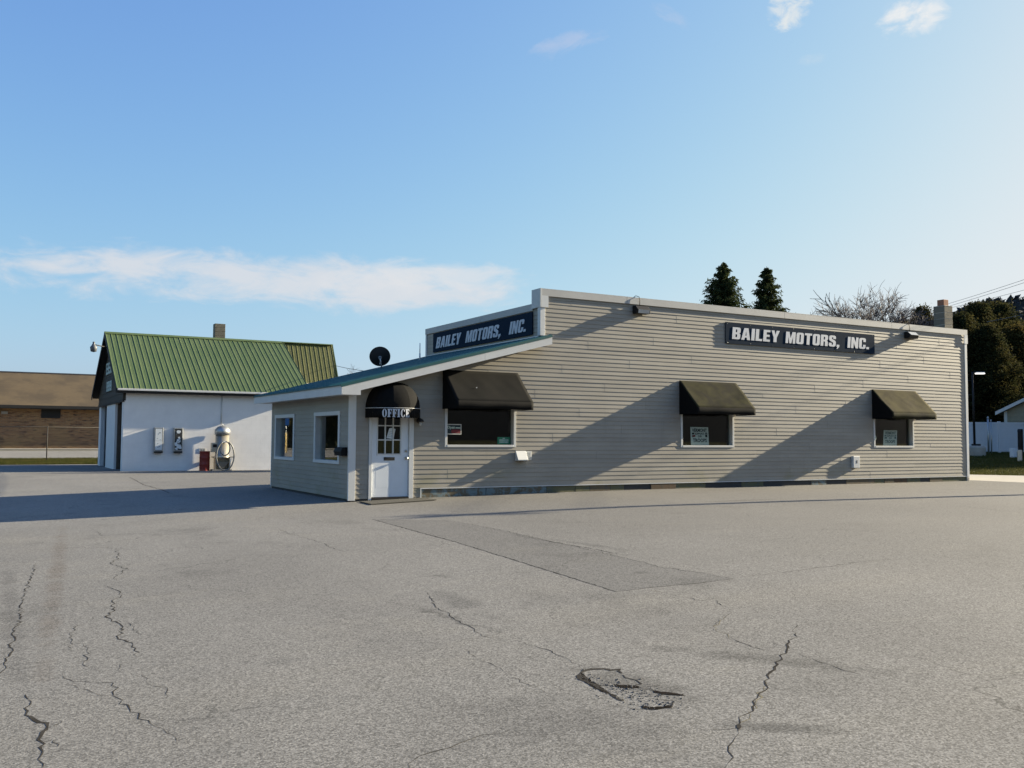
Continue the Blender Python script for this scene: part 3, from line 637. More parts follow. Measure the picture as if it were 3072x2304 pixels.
# foundation
fd = part('foundation', 'interior', [(1.64, L-.06, .06, .2, -.42, -.022), (.02, 1.6, .06, .2, -.5, -.235)], B, 0)
x = 1.65; k = 0; rg = random.Random(5)
while x < L-.1:
    ln = min(rg.choice([.42, .8, 1.2, .6, 1.0]), L-.08-x)
    if x < 3.4: ln = min(1.7, ln+.6)
    mt = FND[0] if (x < 4.1 or 12.6 < x < 13.8) else FND[[1, 3, 2, 2, 1, 2][k % 6]]
    yf = .006+rg.uniform(-.006, .012)
    if x > 7.2 and x < 8.2: yf = -.012
    o = MB().box(x, x+ln-.012, yf, .07, -.45, -.026-rg.uniform(0, .006)).build('foundation_block', mt, fd, .006); x += ln; k += 1
part('foundation_block', 'concrete', [(L-.12, L+.02, -.03, .1, -.4, -.034)], fd, .02)
part('foundation_sill', 'dark_brown', [(.04, .1, .04, 5.9, -.7, -.205), (.04, 1.6, .03, .1, -.5, -.21)], fd, 0)
# chimney
ch = part('chimney', 'mortar', [(19.995, 20.365, .415, .785, 4.0, 5.395)], B, 0)
for k in range(7):
    z = 4.02+k*.198
    o = part('chimney_block', 'chimney_block', [(19.98, 20.38, .40, .80, z, z+.186)], ch, .006)
part('chimney_crown', 'concrete', [(19.975, 20.385, .395, .805, 5.396, 5.425)], ch, .01)
part('flue', 'clay', [(20.06, 20.30, .48, .72, 5.425, 5.63)], ch, .01)

# ------------------------------------------------------------------ letters
def G(*a): return [tuple(p) for p in a]
GL = {
 'B': (.5, [G((0, 0), (.38, 0), (.46, .03), (.5, .11), (.5, .40), (.47, .47), (.42, .51), (.47, .55), (.5, .62), (.5, .88), (.46, .97), (.38, 1), (0, 1)), G((.2, .17), (.27, .17), (.3, .2), (.3, .39), (.27, .42), (.2, .42)), G((.2, .59), (.26, .59), (.29, .62), (.29, .8), (.26, .83), (.2, .83))]),
 'A': (.56, [G((0, 0), (.195, 0), (.22, .2), (.34, .2), (.365, 0), (.56, 0), (.41, 1), (.15, 1)), G((.24, .36), (.32, .36), (.28, .74))]),
 'I': (.2, [G((0, 0), (.2, 0), (.2, 1), (0, 1))]),
 'L': (.42, [G((0, 0), (.42, 0), (.42, .18), (.2, .18), (.2, 1), (0, 1))]),
 'E': (.43, [G((0, 0), (.43, 0), (.43, .18), (.2, .18), (.2, .42), (.4, .42), (.4, .59), (.2, .59), (.2, .82), (.43, .82), (.43, 1), (0, 1))]),
 'Y': (.54, [G((.17, 0), (.37, 0), (.37, .4), (.54, 1), (.34, 1), (.27, .62), (.2, 1), (0, 1), (.17, .4))]),
 'M': (.66, [G((0, 0), (.17, 0), (.17, .62), (.265, 0), (.395, 0), (.49, .62), (.49, 0), (.66, 0), (.66, 1), (.43, 1), (.33, .42), (.23, 1), (0, 1))]),
 'O': (.5, [G((.12, 0), (.38, 0), (.45, .03), (.49, .09), (.5, .16), (.5, .84), (.49, .91), (.45, .97), (.38, 1), (.12, 1), (.05, .97), (.01, .91), (0, .84), (0, .16), (.01, .09), (.05, .03)), G((.22, .16), (.28, .16), (.3, .2), (.3, .8), (.28, .84), (.22, .84), (.2, .8), (.2, .2))]),
 'T': (.5, [G((.15, 0), (.35, 0), (.35, .82), (.5, .82), (.5, 1), (0, 1), (0, .82), (.15, .82))]),
 'R': (.52, [G((0, 0), (.2, 0), (.2, .41), (.26, .41), (.3, .37), (.31, .3), (.31, 0), (.51, 0), (.51, .36), (.48, .45), (.42, .5), (.48, .54), (.51, .62), (.51, .87), (.47, .96), (.38, 1), (0, 1)), G((.2, .57), (.27, .57), (.3, .6), (.3, .8), (.27, .83), (.2, .83))]),
 'S': (.5, [G((.12, 0), (.38, 0), (.46, .04), (.5, .13), (.5, .42), (.47, .5), (.4, .57), (.23, .67), (.2, .72), (.2, .8), (.22, .84), (.28, .84), (.3, .8), (.3, .69), (.49, .69), (.49, .86), (.45, .96), (.37, 1), (.12, 1), (.04, .96), (0, .87), (0, .64), (.03, .56), (.1, .49), (.27, .39), (.3, .34), (.3, .2), (.28, .16), (.22, .16), (.2, .2), (.2, .33), (0, .33), (0, .13), (.04, .04))]),
 'N': (.53, [G((0, 0), (.18, 0), (.18, .5), (.35, 0), (.53, 0), (.53, 1), (.35, 1), (.35, .52), (.18, 1), (0, 1))]),
 'C': (.5, [G((.12, 0), (.38, 0), (.46, .04), (.5, .13), (.5, .38), (.31, .38), (.31, .2), (.28, .16), (.22, .16), (.2, .2), (.2, .8), (.22, .84), (.28, .84), (.31, .8), (.31, .64), (.5, .64), (.5, .87), (.46, .96), (.38, 1), (.12, 1), (.04, .96), (0, .87), (0, .13), (.04, .04))]),
 ',': (.2, [G((0, 0), (.07, 0), (.0, -.16), (.09, -.16), (.2, .03), (.2, .2), (0, .2))]),
 '.': (.2, [G((0, 0), (.2, 0), (.2, .2), (0, .2))]),
}
def ell(cx, cy, rx, ry, a0=0, a1=360, n=20): return [(cx+rx*math.cos(R(a0+(a1-a0)*i/n)), cy+ry*math.sin(R(a0+(a1-a0)*i/n))) for i in range(n+(0 if a1-a0 == 360 else 1))]
SF = {
 'O': (.56, [ell(.28, .5, .28, .52), ell(.28, .5, .095, .45)]),
 'F': (.5, [G((0, 0), (.36, 0), (.36, .06), (.28, .09), (.28, .46), (.33, .46), (.37, .34), (.42, .34), (.42, .66), (.37, .66), (.33, .54), (.28, .54), (.28, .92), (.36, .92), (.45, .72), (.5, .72), (.5, 1), (0, 1), (0, .94), (.07, .91), (.07, .09), (0, .06))]),
 'I': (.36, [G((0, 0), (.36, 0), (.36, .06), (.285, .09), (.285, .91), (.36, .94), (.36, 1), (0, 1), (0, .94), (.075, .91), (.075, .09), (0, .06))]),
 'C': (.54, [ell(.29, .5, .29, .52, 52, 312, 18) + [(.52, .14), (.5, .33), (.46, .33)] + ell(.31, .5, .12, .45, 318, 42, 14) + [(.46, .66), (.52, .66), (.52, .98)]]),
 'E': (.52, [G((0, 0), (.52, 0), (.52, .3), (.47, .3), (.38, .08), (.28, .08), (.28, .46), (.33, .46), (.37, .34), (.42, .34), (.42, .66), (.37, .66), (.33, .54), (.28, .54), (.28, .92), (.36, .92), (.45, .74), (.5, .74), (.5, 1), (0, 1), (0, .94), (.07, .91), (.07, .09), (0, .06))]),
}
def glyph_mesh(spl, depth):
    c = bpy.data.curves.new('glyph', 'CURVE'); c.dimensions = '2D'; c.fill_mode = 'BOTH'; c.extrude = depth/2
    for pts in spl:
        s = c.splines.new('POLY'); s.points.add(len(pts)-1); s.use_cyclic_u = True
        for p, (x, y) in zip(s.points, pts): p.co = (x, y, 0, 1)
    o = bpy.data.objects.new('glyph', c); me = bpy.data.meshes.new_from_object(o); bpy.data.objects.remove(o); bpy.data.curves.remove(c); return me
def write_word(word, font, u0, u1, z0, z1, place, mat, parent, shear=0., gap=.07, depth=.012):
    """letters stretched to fill u0..u1, z0..z1; place(u, z, d) -> world point"""
    tot = sum(font[c][0] for c in word) + gap*(len(word)-1) + (shear if font is GL else 0); k = (u1-u0)/tot; x = 0.
    for c in word:
        me = glyph_mesh(font[c][1], depth)
        for v in me.vertices:
            v.co = place(u0 + k*(x+v.co.x+shear*v.co.y), z0+(z1-z0)*v.co.y, v.co.z)
        me.materials.append(mat); o = bpy.data.objects.new('letter', me); link(o, parent); x += font[c][0]+gap
def sign_board(name, loc, label):
    return empty(name, loc, label, 'sign')
sb = sign_board('business_sign', (13.2, -.03, 3.63), 'dark navy BAILEY MOTORS, INC. sign on the long front wall')
part('board', 'navy', [(10.354, 16.129, -.045, -.016, 3.63, 4.199)], sb, 0)
pf = lambda u, z, d: Vector((u, -.049-d, z))
for w_, a, b in (('BAILEY', 10.56, 12.30), ('MOTORS,', 12.51, 14.66), ('INC.', 14.965, 15.90)):
    write_word(w_, GL, a, b, 3.757, 4.075, pf, M['letter'], sb, .06)
m = MB()
for i in range(8):
    for z in (3.66, 4.17): m.lathe((10.42+i*.806, -.045, z), [(.006, 0), (.006, .004), (0, .005)], 6, ax=Vector((0, -1, 0)))
m.build('screw', M['galv'], sb)
sa = sign_board('business_sign', (XP-.03, 3.1, 3.56), 'blue BAILEY MOTORS, INC. sign above the lean-to office roof, facing sideways')
part('board', 'navy', [(XP-.047, XP-.02, .36, 5.975, 3.555, 4.10)], sa, 0)
ps = lambda u, z, d: Vector((XP-.051-d, -u, z))
for w_, a, b in (('BAILEY', -5.77, -4.12), ('MOTORS,', -3.88, -1.82), ('INC.', -1.475, -.56)):
    write_word(w_, GL, a, b, 3.655, 3.965, ps, M['letter'], sa, .2)

# ------------------------------------------------------------------ awnings
def window_awning(x0, x1, label, mat, vmat, zt=2.59, zf=1.895, zb=1.722, pr=.725):
    a = empty('window_awning', ((x0+x1)/2, 0, zb), label, 'awning', 'shed awnings over the front windows'); t = .008
    m = MB(); NU, NV = 24, 10; rg = random.Random(int(x0*10)); A0, A1, B0 = Vector((x0, -.016, zt)), Vector((x1, -.016, zt)), Vector((x0, -pr, zf)); nn = (A1-A0).cross(B0-A0).normalized(); nn = nn if nn.z > 0 else -nn
    f1, f2, f3 = rg.uniform(0, 6), rg.uniform(0, 6), rg.uniform(0, 6)
    for j in range(NV+1):
        for i in range(NU+1):
            u, v_ = i/NU, j/NV; sag = -.016*math.sin(math.pi*v_)*math.sin(math.pi*u)**.5*(1+.35*math.sin(9*u+f1)) + .003*math.sin(17*u+5*v_+f2)*math.sin(math.pi*v_) + .002*math.sin(31*u-8*v_+f3)*math.sin(math.pi*v_)
            m.v.append(tuple(A0.lerp(A1, u)+(B0-A0)*v_+nn*sag))
    for j in range(NV):
        for i in range(NU): q = j*(NU+1)+i; m.f.append([q, q+NU+1, q+NU+2, q+1]); m.sm.append(True)
    o = m.build('top_panel', mat, a); md = o.modifiers.new('solid', 'SOLIDIFY'); md.thickness = .006; md.offset = -1
    m = MB()
    for i in range(31):
        u = i/30; x = x0+(x1-x0)*u; wv = .006*math.sin(13*u+f2)*min(1, u*8, (1-u)*8)
        m.v += [(x, -pr, zf), (x, -pr-wv*.6, (zf+zb)/2), (x, -pr-wv, zb+.004*math.sin(8*u+f3))]
    for i in range(30):
        for k in range(2): q = i*3+k; m.f.append([q, q+1, q+4, q+3]); m.sm.append(True)
    o = m.build('valance', vmat, a); md = o.modifiers.new('solid', 'SOLIDIFY'); md.thickness = .006; md.offset = 0
    for x in (x0, x1-t): MB().prism([(x, -.016, zt-.004), (x, -pr+.002, zf-.004), (x, -pr+.002, zb), (x, -.016, zb)], (t, 0, 0)).build('side_panel', M['black_fabric'], a)
    m = MB()
    for p, q in (((x0+.03, -.03, zb+.02), (x0+.03, -pr+.03, zb+.02)), ((x1-.03, -.03, zb+.02), (x1-.03, -pr+.03, zb+.02)), ((x0+.03, -pr+.03, zb+.02), (x1-.03, -pr+.03, zb+.02)), ((x0+.03, -pr+.04, zf-.02), (x1-.03, -pr+.04, zf-.02)), ((x0+.03, -.03, zt-.05), (x1-.03, -.03, zt-.05))): m.tube([p, q], .012, 6)
    m.build('frame', M['galv'], a); return a
a1 = window_awning(2.13, 4.04, 'black awning over the front window nearest the office door', M['awn_a'], M['black_fabric'])
MB().box(2.74, 2.765, -.445, -.435, 2.185, 2.205).build('bird_dropping', M['white'], a1)
window_awning(8.797, 10.73, 'dark mossy awning over the middle window with the VERMONT poster', M['awn_b'], M['awn_a'])
window_awning(16.01, 17.95, 'olive brown awning over the window farthest from the office door', M['awn_c'], M['awn_b'])
# dome awning over the door
da = empty('dome_awning', (.95, 0, 1.52), 'rounded black OFFICE awning over the white door', 'awning')
DX, DW, DP, DZ0, DZ1, DZ2 = .945, .605, .58, 1.50, 1.70, 2.275
def dome_pt(th, ph):   # th 0..pi across, ph 0..pi/2 up
    c = math.cos(ph)**.8; return Vector((DX-DW*math.cos(th)*c, -.012-DP*math.sin(th)*c, DZ1+(DZ2-DZ1)*math.sin(ph)))
NG = 5
for g_ in range(NG):
    m = MB(); rows = [[dome_pt(math.pi*(g_+q/4)/NG, math.pi/2*p/10*.998)*(1-.012*math.sin(math.pi*q/4)) + Vector((DX, 0, DZ1))*.012*math.sin(math.pi*q/4) for q in range(5)] for p in range(11)]
    m.v = [tuple(w) for row in rows for w in row]
    for p in range(10):
        for q in range(4): m.f.append([p*5+q, p*5+q+1, (p+1)*5+q+1, (p+1)*5+q]); m.sm.append(True)
    o = m.build('canopy_gore', M['black_fabric'], da); 
def val_pt(u, z, d):
    """point on the rounded valance: u = distance across (-1..1 maps to the half ellipse)"""
    th = math.pi*(u+1)/2; return Vector((DX-(DW+d)*math.cos(th), -.012-(DP+d)*math.sin(th), z))
m = MB()
for k in range(28):
    u, u2 = -1+2*k/28, -1+2*(k+1)/28; m.face([val_pt(u, DZ0, 0), val_pt(u2, DZ0, 0), val_pt(u2, DZ1, 0), val_pt(u, DZ1, 0)], True)
o = m.build('valance', M['black_fabric'], da); md = o.modifiers.new('solid', 'SOLIDIFY'); md.thickness = .004; md.offset = -1
MB().tube([val_pt(-1+2*k/40, DZ1+.004, .004) for k in range(41)], .006, 6).build('piping', M['white'], da)
write_word('OFFICE', SF, -.455, .165, 1.512, 1.682, lambda u, z, d: val_pt(u, z, .006+d*.3), M['letter'], da, 0, .06, .004)
# ------------------------------------------------------------------ fittings on the front wall
def wall_pack(x, z, label, rot):
    t = empty('wall_lamp', (x, -.02, z), label, 'lamp', 'flood lamps under the parapet'); w = .2
    m = MB().prism([(x-w, -.015, z-.1), (x-w, -.015, z+.1), (x-w, -.13, z+.1), (x-w, -.235, z+.0), (x-w, -.20, z-.1)], (2*w, 0, 0)); m.build('housing', M['dark_metal'], t, .01)
    MB().prism([(x-w+.03, -.139, z+.098), (x+w-.03, -.139, z+.098), (x+w-.03, -.24, z+.004), (x-w+.03, -.24, z+.004)], (0, -.004, -.004)).build('lens', M['bulb'], t) if rot else MB().prism([(x-w+.03, -.235, z-.006), (x+w-.03, -.235, z-.006), (x+w-.03, -.205, z-.094), (x-w+.03, -.205, z-.094)], (0, -.006, 0)).build('lens', M['bulb'], t)
    MB().tube([(x-.02, -.07, z+.09), (x-.02, -.08, z+.25), (x-.04, -.075, z+.33), (x-.1, -.02, z+.36), (x-.14, .05, z+.31)], .009, 6).build('conduit', M['dark_metal'], t)
wall_pack(7.52, 4.30, 'boxy bronze wall lamp above the middle awning', False)
wall_pack(17.68, 4.27, 'boxy bronze wall lamp near the chimney end of the building', True)
v = empty('dryer_vent', (4.11, 0, .56), 'white hooded dryer vent on the siding below the black awning', 'vent')
MB().prism([(3.975, -.016, .575), (3.975, -.016, .80), (3.975, -.05, .80), (3.975, -.17, .60), (3.975, -.16, .575)], (.27, 0, 0)).build('hood', M['white'], v, .006)
part('louver', 'dark_metal', [(3.99, 4.23, -.15, -.02, .566, .574)], v, 0)
v = empty('outlet_cover', (4.32, 0, .59), 'small square outlet box beside the dryer vent', 'outlet box')
part('plate', 'white_dirty', [(4.255, 4.41, -.04, -.012, .59, .79)], v, .006); part('face', 'galv', [(4.285, 4.385, -.047, -.04, .62, .765)], v, .004)
v = empty('wall_panel', (15.23, 0, .3), 'white utility panel with a dark slot low on the siding', 'utility box')
part('plate', 'white', [(15.10, 15.36, -.10, -.012, .30, .64)], v, .01); part('slot', 'dark_metal', [(15.215, 15.255, -.104, -.1, .43, .52)], v, 0)
v = empty('wall_sconce', (1.57, 0, 1.36), 'small black lantern with clear bulb beside the office door', 'lamp')
MB().lathe((1.565, -.012, 1.46), [(.05, 0), (.05, .012), (.02, .02), (.015, .08)], 14, ax=Vector((0, -1, 0))).build('bracket', M['dark_metal'], v)
MB().lathe((1.565, -.1, 1.43), [(.085, 0), (.08, .025), (.05, .06), (.02, .075), (.0, .08)], 16).build('shade', M['dark_metal'], v)
MB().lathe((1.565, -.1, 1.345), [(.0, 0), (.025, .012), (.03, .045), (.022, .09)], 12).build('bulb', M['bulb'], v)
v = empty('mailbox', (-.02, .33, .70), 'black mailbox on the shaded side wall by the corner', 'mailbox')
MB().prism([(-.016, .07, .70), (-.15, .07, .70), (-.15, .07, .80), (-.13, .07, .85), (-.08, .07, .872), (-.016, .07, .875)], (0, .44, 0)).build('box', M['mail_black'], v, .008)
MB().prism([(-.016, .055, .878), (-.08, .055, .875), (-.135, .055, .852), (-.16, .055, .79), (-.16, .055, .77), (-.154, .055, .79), (-.13, .055, .846), (-.08, .055, .869)], (0, .47, 0)).build('lid', M['mail_black'], v)
d = [on_ground(1105, 1512), on_ground(1302, 1503)]
v = MB(); gy = lambda x, y_: gz(x, y_)+.03
v.face([(.10, -1.05, gy(.10, -1.05)), (1.62, -.86, gy(1.62, -.86)), (1.66, -.16, gy(1.66, -.16)), (.16, -.22, gy(.16, -.22))])
o = v.build('door_mat', M['mat_fabric']); md = o.modifiers.new('solid', 'SOLIDIFY'); md.thickness = .014; md.offset = 1
tag(o, 'dark olive rubber mat lying before the office door', 'door mat')
# dish, vent pipe
DB = Vector((2.5, 4.62, roof_z(2.5)+.02)); v = empty('satellite_dish', DB, 'black satellite dish on the lean-to roof', 'satellite dish')
dc = DB+Vector((-.02, .02, .30)); dax = Vector((.30, .86, .42)).normalized(); N_ = 28
m = MB(); m.lathe(dc, [(.0, -.0), (.10, .008), (.19, .03), (.275, .065), (.28, .066), (.275, .072), (.19, .038), (.10, .016), (.0, .008)], N_, ax=dax); m.build('reflector', M['rubber'], v)
MB().tube([DB+Vector((.03, 0, -.02)), DB+Vector((.0, 0, .14)), dc-dax*.06], .018, 8).build('mast', M['galv'], v)
MB().lathe(dc-dax*.07, [(.045, 0), (.05, .03), (.03, .07)], 10, ax=dax).build('bracket', M['galv'], v)
MB().tube([dc+dax*.02-Vector((0, 0, .2)), dc+dax*.34-Vector((0, 0, .12))], .01, 6).build('feed_arm', M['galv'], v)
PB = Vector((3.35, 4.0, roof_z(3.35))); v = empty('vent_pipe', PB, 'thin white vent pipe standing on the lean-to roof', 'pipe')
MB().tube([PB-Vector((0, 0, .03)), PB+Vector((0, 0, .2))], .022, 8).build('sleeve', M['white_dirty'], v); MB().tube([PB+Vector((-.0, 0, .2)), PB+Vector((-.0, 0, .47))], .013, 8).build('pipe', M['white'], v)
# ------------------------------------------------------------------ notices in the windows
def text_mesh(body, size, off=0.):
    c = bpy.data.curves.new('print', 'FONT'); c.body = body; c.size = size; c.align_x = 'CENTER'; c.offset = off; c.extrude = .0006; c.resolution_u = 2
    o = bpy.data.objects.new('print', c); me = bpy.data.meshes.new_from_object(o); bpy.data.objects.remove(o); bpy.data.curves.remove(c); return me
def put_text(body, size, place, mat, parent, off=.0, sx=1.):
    me = text_mesh(body, size, off)
    for q in me.vertices: q.co = place(q.co.x*sx, q.co.y, q.co.z)
    me.materials.append(mat); o = bpy.data.objects.new('lettering', me); link(o, parent)
def poster(x, z0, w, h, lean, label, faded):
    t = empty('poster', (x, .15, z0), label, 'poster', 'posters in the front windows'); y0 = .125
    P = lambda a, b, d=0.: Vector((x + a*w/2 + b*lean, y0 + b*h*.06 - d, z0 + b*h))
    MB().prism([P(-1, 0), P(1, 0), P(1, 1), P(-1, 1)], (0, .004, 0)).build('sheet', M['paper'], t)
    ik = M['ink'] if not faded else M['blue_ink']
    for body, zc, s, sx in (('VERMONT', .735, .125, .86), ('SUPPORTS', .575, .075, .9), ('OUR', .44, .07, .9), ('TROOPS', .17, .135, .92)):
        put_text(body, s*h/.48, lambda a, b, d, zc=zc: Vector((x + (zc+b/h)*lean + a, y0 + zc*h*.06 + b*.06 - .003 - d, z0 + zc*h + b)), ik, t, .004 if s > .1 else .002, sx)
    MB().prism([P(-.86, .58, .002), P(-.6, .60, .002), P(-.6, .70, .002), P(-.86, .68, .002)], (0, -.001, 0)).build('flag_canton', ik, t)
    MB().prism([P(-.86, .44, .002), P(-.5, .46, .002), P(-.5, .57, .002), P(-.86, .55, .002)], (0, -.001, 0)).build('flag_stripes', M['red_print'] if not faded else ik, t)
    MB().prism([P(.62, .44, .002), P(.86, .44, .002), P(.86, .60, .002), P(.62, .60, .002)], (0, -.001, 0)).build('emblem', ik, t)
    MB().prism([P(.60, .63, .002), P(.88, .63, .002), P(.84, .70, .002), P(.64, .70, .002)], (0, -.001, 0)).build('emblem', ik, t)
M['blue_ink'] = plain('faded_print', (.10, .17, .20), .7)
poster(9.60, .94, .60, .47, .0, 'poster reading VERMONT SUPPORTS OUR TROOPS in the middle window', False)
poster(16.94, .94, .60, .46, .07, 'faded leaning troops poster in the window under the olive awning', True)
t = empty('window_sticker', (2.47, .09, 1.17), 'dark rectangular sticker with white border at the edge of the large window', 'sticker')
m = MB(); a, b, c_, d_ = 2.275, 2.655, 1.165, 1.395
m.box(a, b, .09, .094, c_, c_+.018).box(a, b, .09, .094, d_-.018, d_).box(b-.018, b, .09, .094, c_+.018, d_-.018).box(a, a+.018, .09, .094, c_+.018, d_-.018); m.build('border', M['white_dirty'], t)
MB().box(a+.018, b-.018, .0915, .0945, c_+.018, d_-.018).build('sheet', M['ink'], t)
put_text('Open', .085, lambda x, y, z: Vector((2.40+x, .0905-z, 1.295+y)), M['pale_print'], t, .003)
MB().box(2.51, 2.63, .090, .0912, 1.298, 1.325).build('band', M['pale_print'], t); MB().box(2.41, 2.63, .090, .0912, 1.19, 1.275).build('band', M['red_print'], t)
t = empty('window_sticker', (3.75, .09, .95), 'green sticker with pale print low in the large window', 'sticker')
MB().box(3.575, 3.915, .0915, .0945, .945, 1.115).build('sheet', M['green_sticker'], t)
m = MB(); rg = random.Random(4)
for z in (.985, 1.03):
    x = 3.63
    while x < 3.85: w_ = rg.uniform(.015, .03); m.box(x, x+w_, .090, .0912, z, z+.03); x += w_+.009
m.box(3.71, 3.77, .090, .0912, 1.075, 1.095); m.build('lettering', M['pale_print'], t)
t = empty('window_sticker', (16.20, .09, 1.15), 'round pale sticker at the corner of the far front window', 'sticker')
MB().lathe((16.22, .096, 1.17), [(.085, 0), (.085, .004)], 20, ax=Vector((0, -1, 0))).build('disc', M['pale_print'], t)
MB().lathe((16.22, .092, 1.17), [(.06, 0), (.06, .003)], 20, ax=Vector((0, -1, 0))).build('centre', M['green_sticker'], t)
t = empty('paper_note', (.9, .02, 1.1), 'crooked white paper note taped on the office door glass', 'paper')
MB().prism([(.84, .027, 1.075), (1.0, .027, 1.05), (1.045, .026, 1.27), (.94, .026, 1.295), (.90, .026, 1.28)], (0, -.002, 0)).build('sheet', M['paper'], t)
m = MB()
for k in range(4): m.prism([(.885+k*.008, .0245, 1.11+k*.035), (.985+k*.006, .0245, 1.095+k*.035), (.985+k*.006, .0245, 1.10+k*.035), (.885+k*.008, .0245, 1.115+k*.035)], (0, -.0006, 0))
m.build('lettering', M['blue_ink'], t)
# ------------------------------------------------------------------ white service building with green roof
GY, GXL, GZ = 23.09, -1.55, -.42
GB_ = empty('service_building', (2, GY, GZ), 'white block building with green metal roof and open wash bays', 'building')
RYG, ZEG, ZRG = 27.62, 3.06, 5.80          # ridge line, eave height, ridge height
EY = GY-.32; SL = (ZRG-ZEG)/(RYG-EY)
def grz(y): return ZRG - SL*abs(y-RYG)
WX1 = 6.2
wl = MB().box(GXL+.03, WX1, GY+.004, GY+.2, GZ-.3, 2.88).build('front_wall', M['mortar'], GB_)
bh, bw = .2032, .4064; k = 0; cache = {}
for r_ in range(16):
    z = GZ-.02+r_*bh; x = GXL+(0 if r_ % 2 == 0 else -.2032)
    while x < WX1-.05:
        a, b = max(x, GXL), min(x+bw, WX1); w_ = b-a
        if a < 5.4 and w_ > .05:
            key = round(w_, 3)
            if key not in cache:
                cache[key] = MB().prism([(.0015, 0, .0015), (w_-.0015, 0, .0015), (w_-.0015, 0, bh-.0015), (.0015, 0, bh-.0015)], (0, .05, 0)).mesh('block'); cache[key].materials.append(M['block'])
            o = bpy.data.objects.new('block', cache[key]); o.location = (a, GY, z); COL.objects.link(o); o.parent = wl
        x += bw
MB().box(GXL, WX1, GY-.004, GY+.012, GZ-.15, GZ+.02).build('base_band', M['chimney_block'], GB_)
# gable side: piers, bays, header, gable
part('pier', 'block', [(GXL, GXL+.2, GY+.2, GY+.52, GZ-.2, 2.55)], GB_, .01)
part('pier', 'block', [(GXL, GXL+.2, 25.9, 29.0, GZ-.2, 2.56)], GB_, .01)
part('pier', 'block', [(GXL, GXL+.2, 31.4, 32.15, GZ-.2, 2.56)], GB_, .01)
part('bay_divider', 'interior', [(GXL+.2, WX1, 25.92, 26.1, GZ-.2, 2.9)], GB_, 0)
part('rear_wall', 'block', [(GXL+.2, WX1, 31.95, 32.15, GZ-.2, 2.9), (WX1-.2, WX1, GY+.2, 31.95, GZ-.2, 3.0)], GB_, 0)
part('ceiling', 'interior', [(GXL+.05, WX1-.2, GY+.2, 31.95, 2.7, 2.8)], GB_, 0)
part('bay_frame', 'wood_pole', [(GXL+.1, GXL+.24, GY+.52, GY+.62, GZ, 2.5)], GB_, 0); part('bay_frame', 'wood_pole', [(GXL+.1, GXL+.24, 25.78, 25.89, GZ, 2.5)], GB_, 0)
gb = MB().prism([(GXL-.03, GY-.02, 2.56), (GXL-.03, GY-.02, grz(GY)-.1), (GXL-.03, RYG, ZRG-.1), (GXL-.03, 32.15, grz(32.15)-.1), (GXL-.03, 32.15, 2.56)], (.1, 0, 0)).build('gable', M['brown'], GB_)
for k in range(14):
    z = 2.60+k*.24; y0 = max(GY-.03, RYG-(ZRG-.12-z-.23)/SL); y1 = min(32.16, RYG+(ZRG-.12-z-.23)/SL)
    if y1-y0 > .2: MB().prism([(GXL-.03, y0, z), (GXL-.048, y0, z), (GXL-.034, y0, z+.235), (GXL-.03, y0, z+.235)], (0, y1-y0, 0)).build('gable_board', M['brown'], gb)
part('header_beam', 'dark_brown', [(GXL-.06, GXL+.02, GY-.04, 32.2, 2.50, 2.60)], GB_, 0)
# signs painted on the gable, too weathered to read
for (y0, y1, z0, z1, lab) in ((26.4, 29.05, 3.93, 4.46, 'upper weathered pale lettering on the dark brown gable'), (26.8, 28.7, 3.13, 3.58, 'lower weathered pale lettering on the dark brown gable')):
    t = empty('gable_lettering', (GXL-.06, (y0+y1)/2, z0), lab, 'sign'); n_ = 3; rg = random.Random(int(z0*10)); cw = (y1-y0)/n_
    for i in range(n_):
        m = MB(); a = y0+i*cw+.06; b = y0+(i+1)*cw-.06
        for yy in (a, b-.13): m.box(GXL-.085, GXL-.05, yy, yy+.13, z0, z1)
        for zz in (z0, (z0+z1)/2-.05, z1-.1):
            if rg.random() < .8: m.box(GXL-.086, GXL-.051, a+.13, b-.13, zz, zz+.1)
        m.build('letter', M['pale_print'], t)
rfg = MB().prism([(GXL-.3, EY+.02, grz(EY+.02)-.14), (GXL-.3, RYG, ZRG-.14), (GXL-.3, 2*RYG-EY-.02, grz(EY+.02)-.14), (GXL-.3, 2*RYG-EY-.02, grz(EY+.02)-.05), (GXL-.3, RYG, ZRG-.05), (GXL-.3, EY+.02, grz(EY+.02)-.05)], (6.33-GXL+.28, 0, 0)).build('roof', M['dark_brown'], GB_)
def metal_panel(x0, x1, ya, za, yb, zb, parent, mat='green_roof', pitch=.2286):
    """ribbed sheet from eave (ya,za) to ridge (yb,zb)"""
    m = MB(); d = Vector((0, yb-ya, zb-za)); n = Vector((0, -(zb-za), (yb-ya))).normalized()
    if n.z < 0: n = -n
    prof = []; x = x0
    while x < x1-.01:
        e = min(x+pitch, x1)
        prof += [(x, 0), (min(x+.014, e), .019), (min(x+.034, e), .019), (min(x+.048, e), 0), (min(x+.142, e), .0), (min(x+.15, e), .006), (min(x+.16, e), .0)]; x = e
    prof.append((x1, 0)); lo = [Vector((px, ya, za))+n*h for px, h in prof]
    for a, b in zip(lo, lo[1:]):
        if (b-a).length > 1e-4: m.face([a, b, b+d, a+d])
    m.face([Vector((x0, ya, za)), Vector((x1, ya, za)), Vector((x1, ya, za))-n*.012, Vector((x0, ya, za))-n*.012])
    return m.build('roof_panel', M[mat], parent)
x = GXL-.34
while x < 6.36:
    e = min(x+.914, 6.36); metal_panel(x, e, EY-.04, grz(EY-.04), RYG, ZRG, rfg); metal_panel(x, e, 2*RYG-EY+.04, grz(EY-.04), RYG, ZRG, rfg); x = e
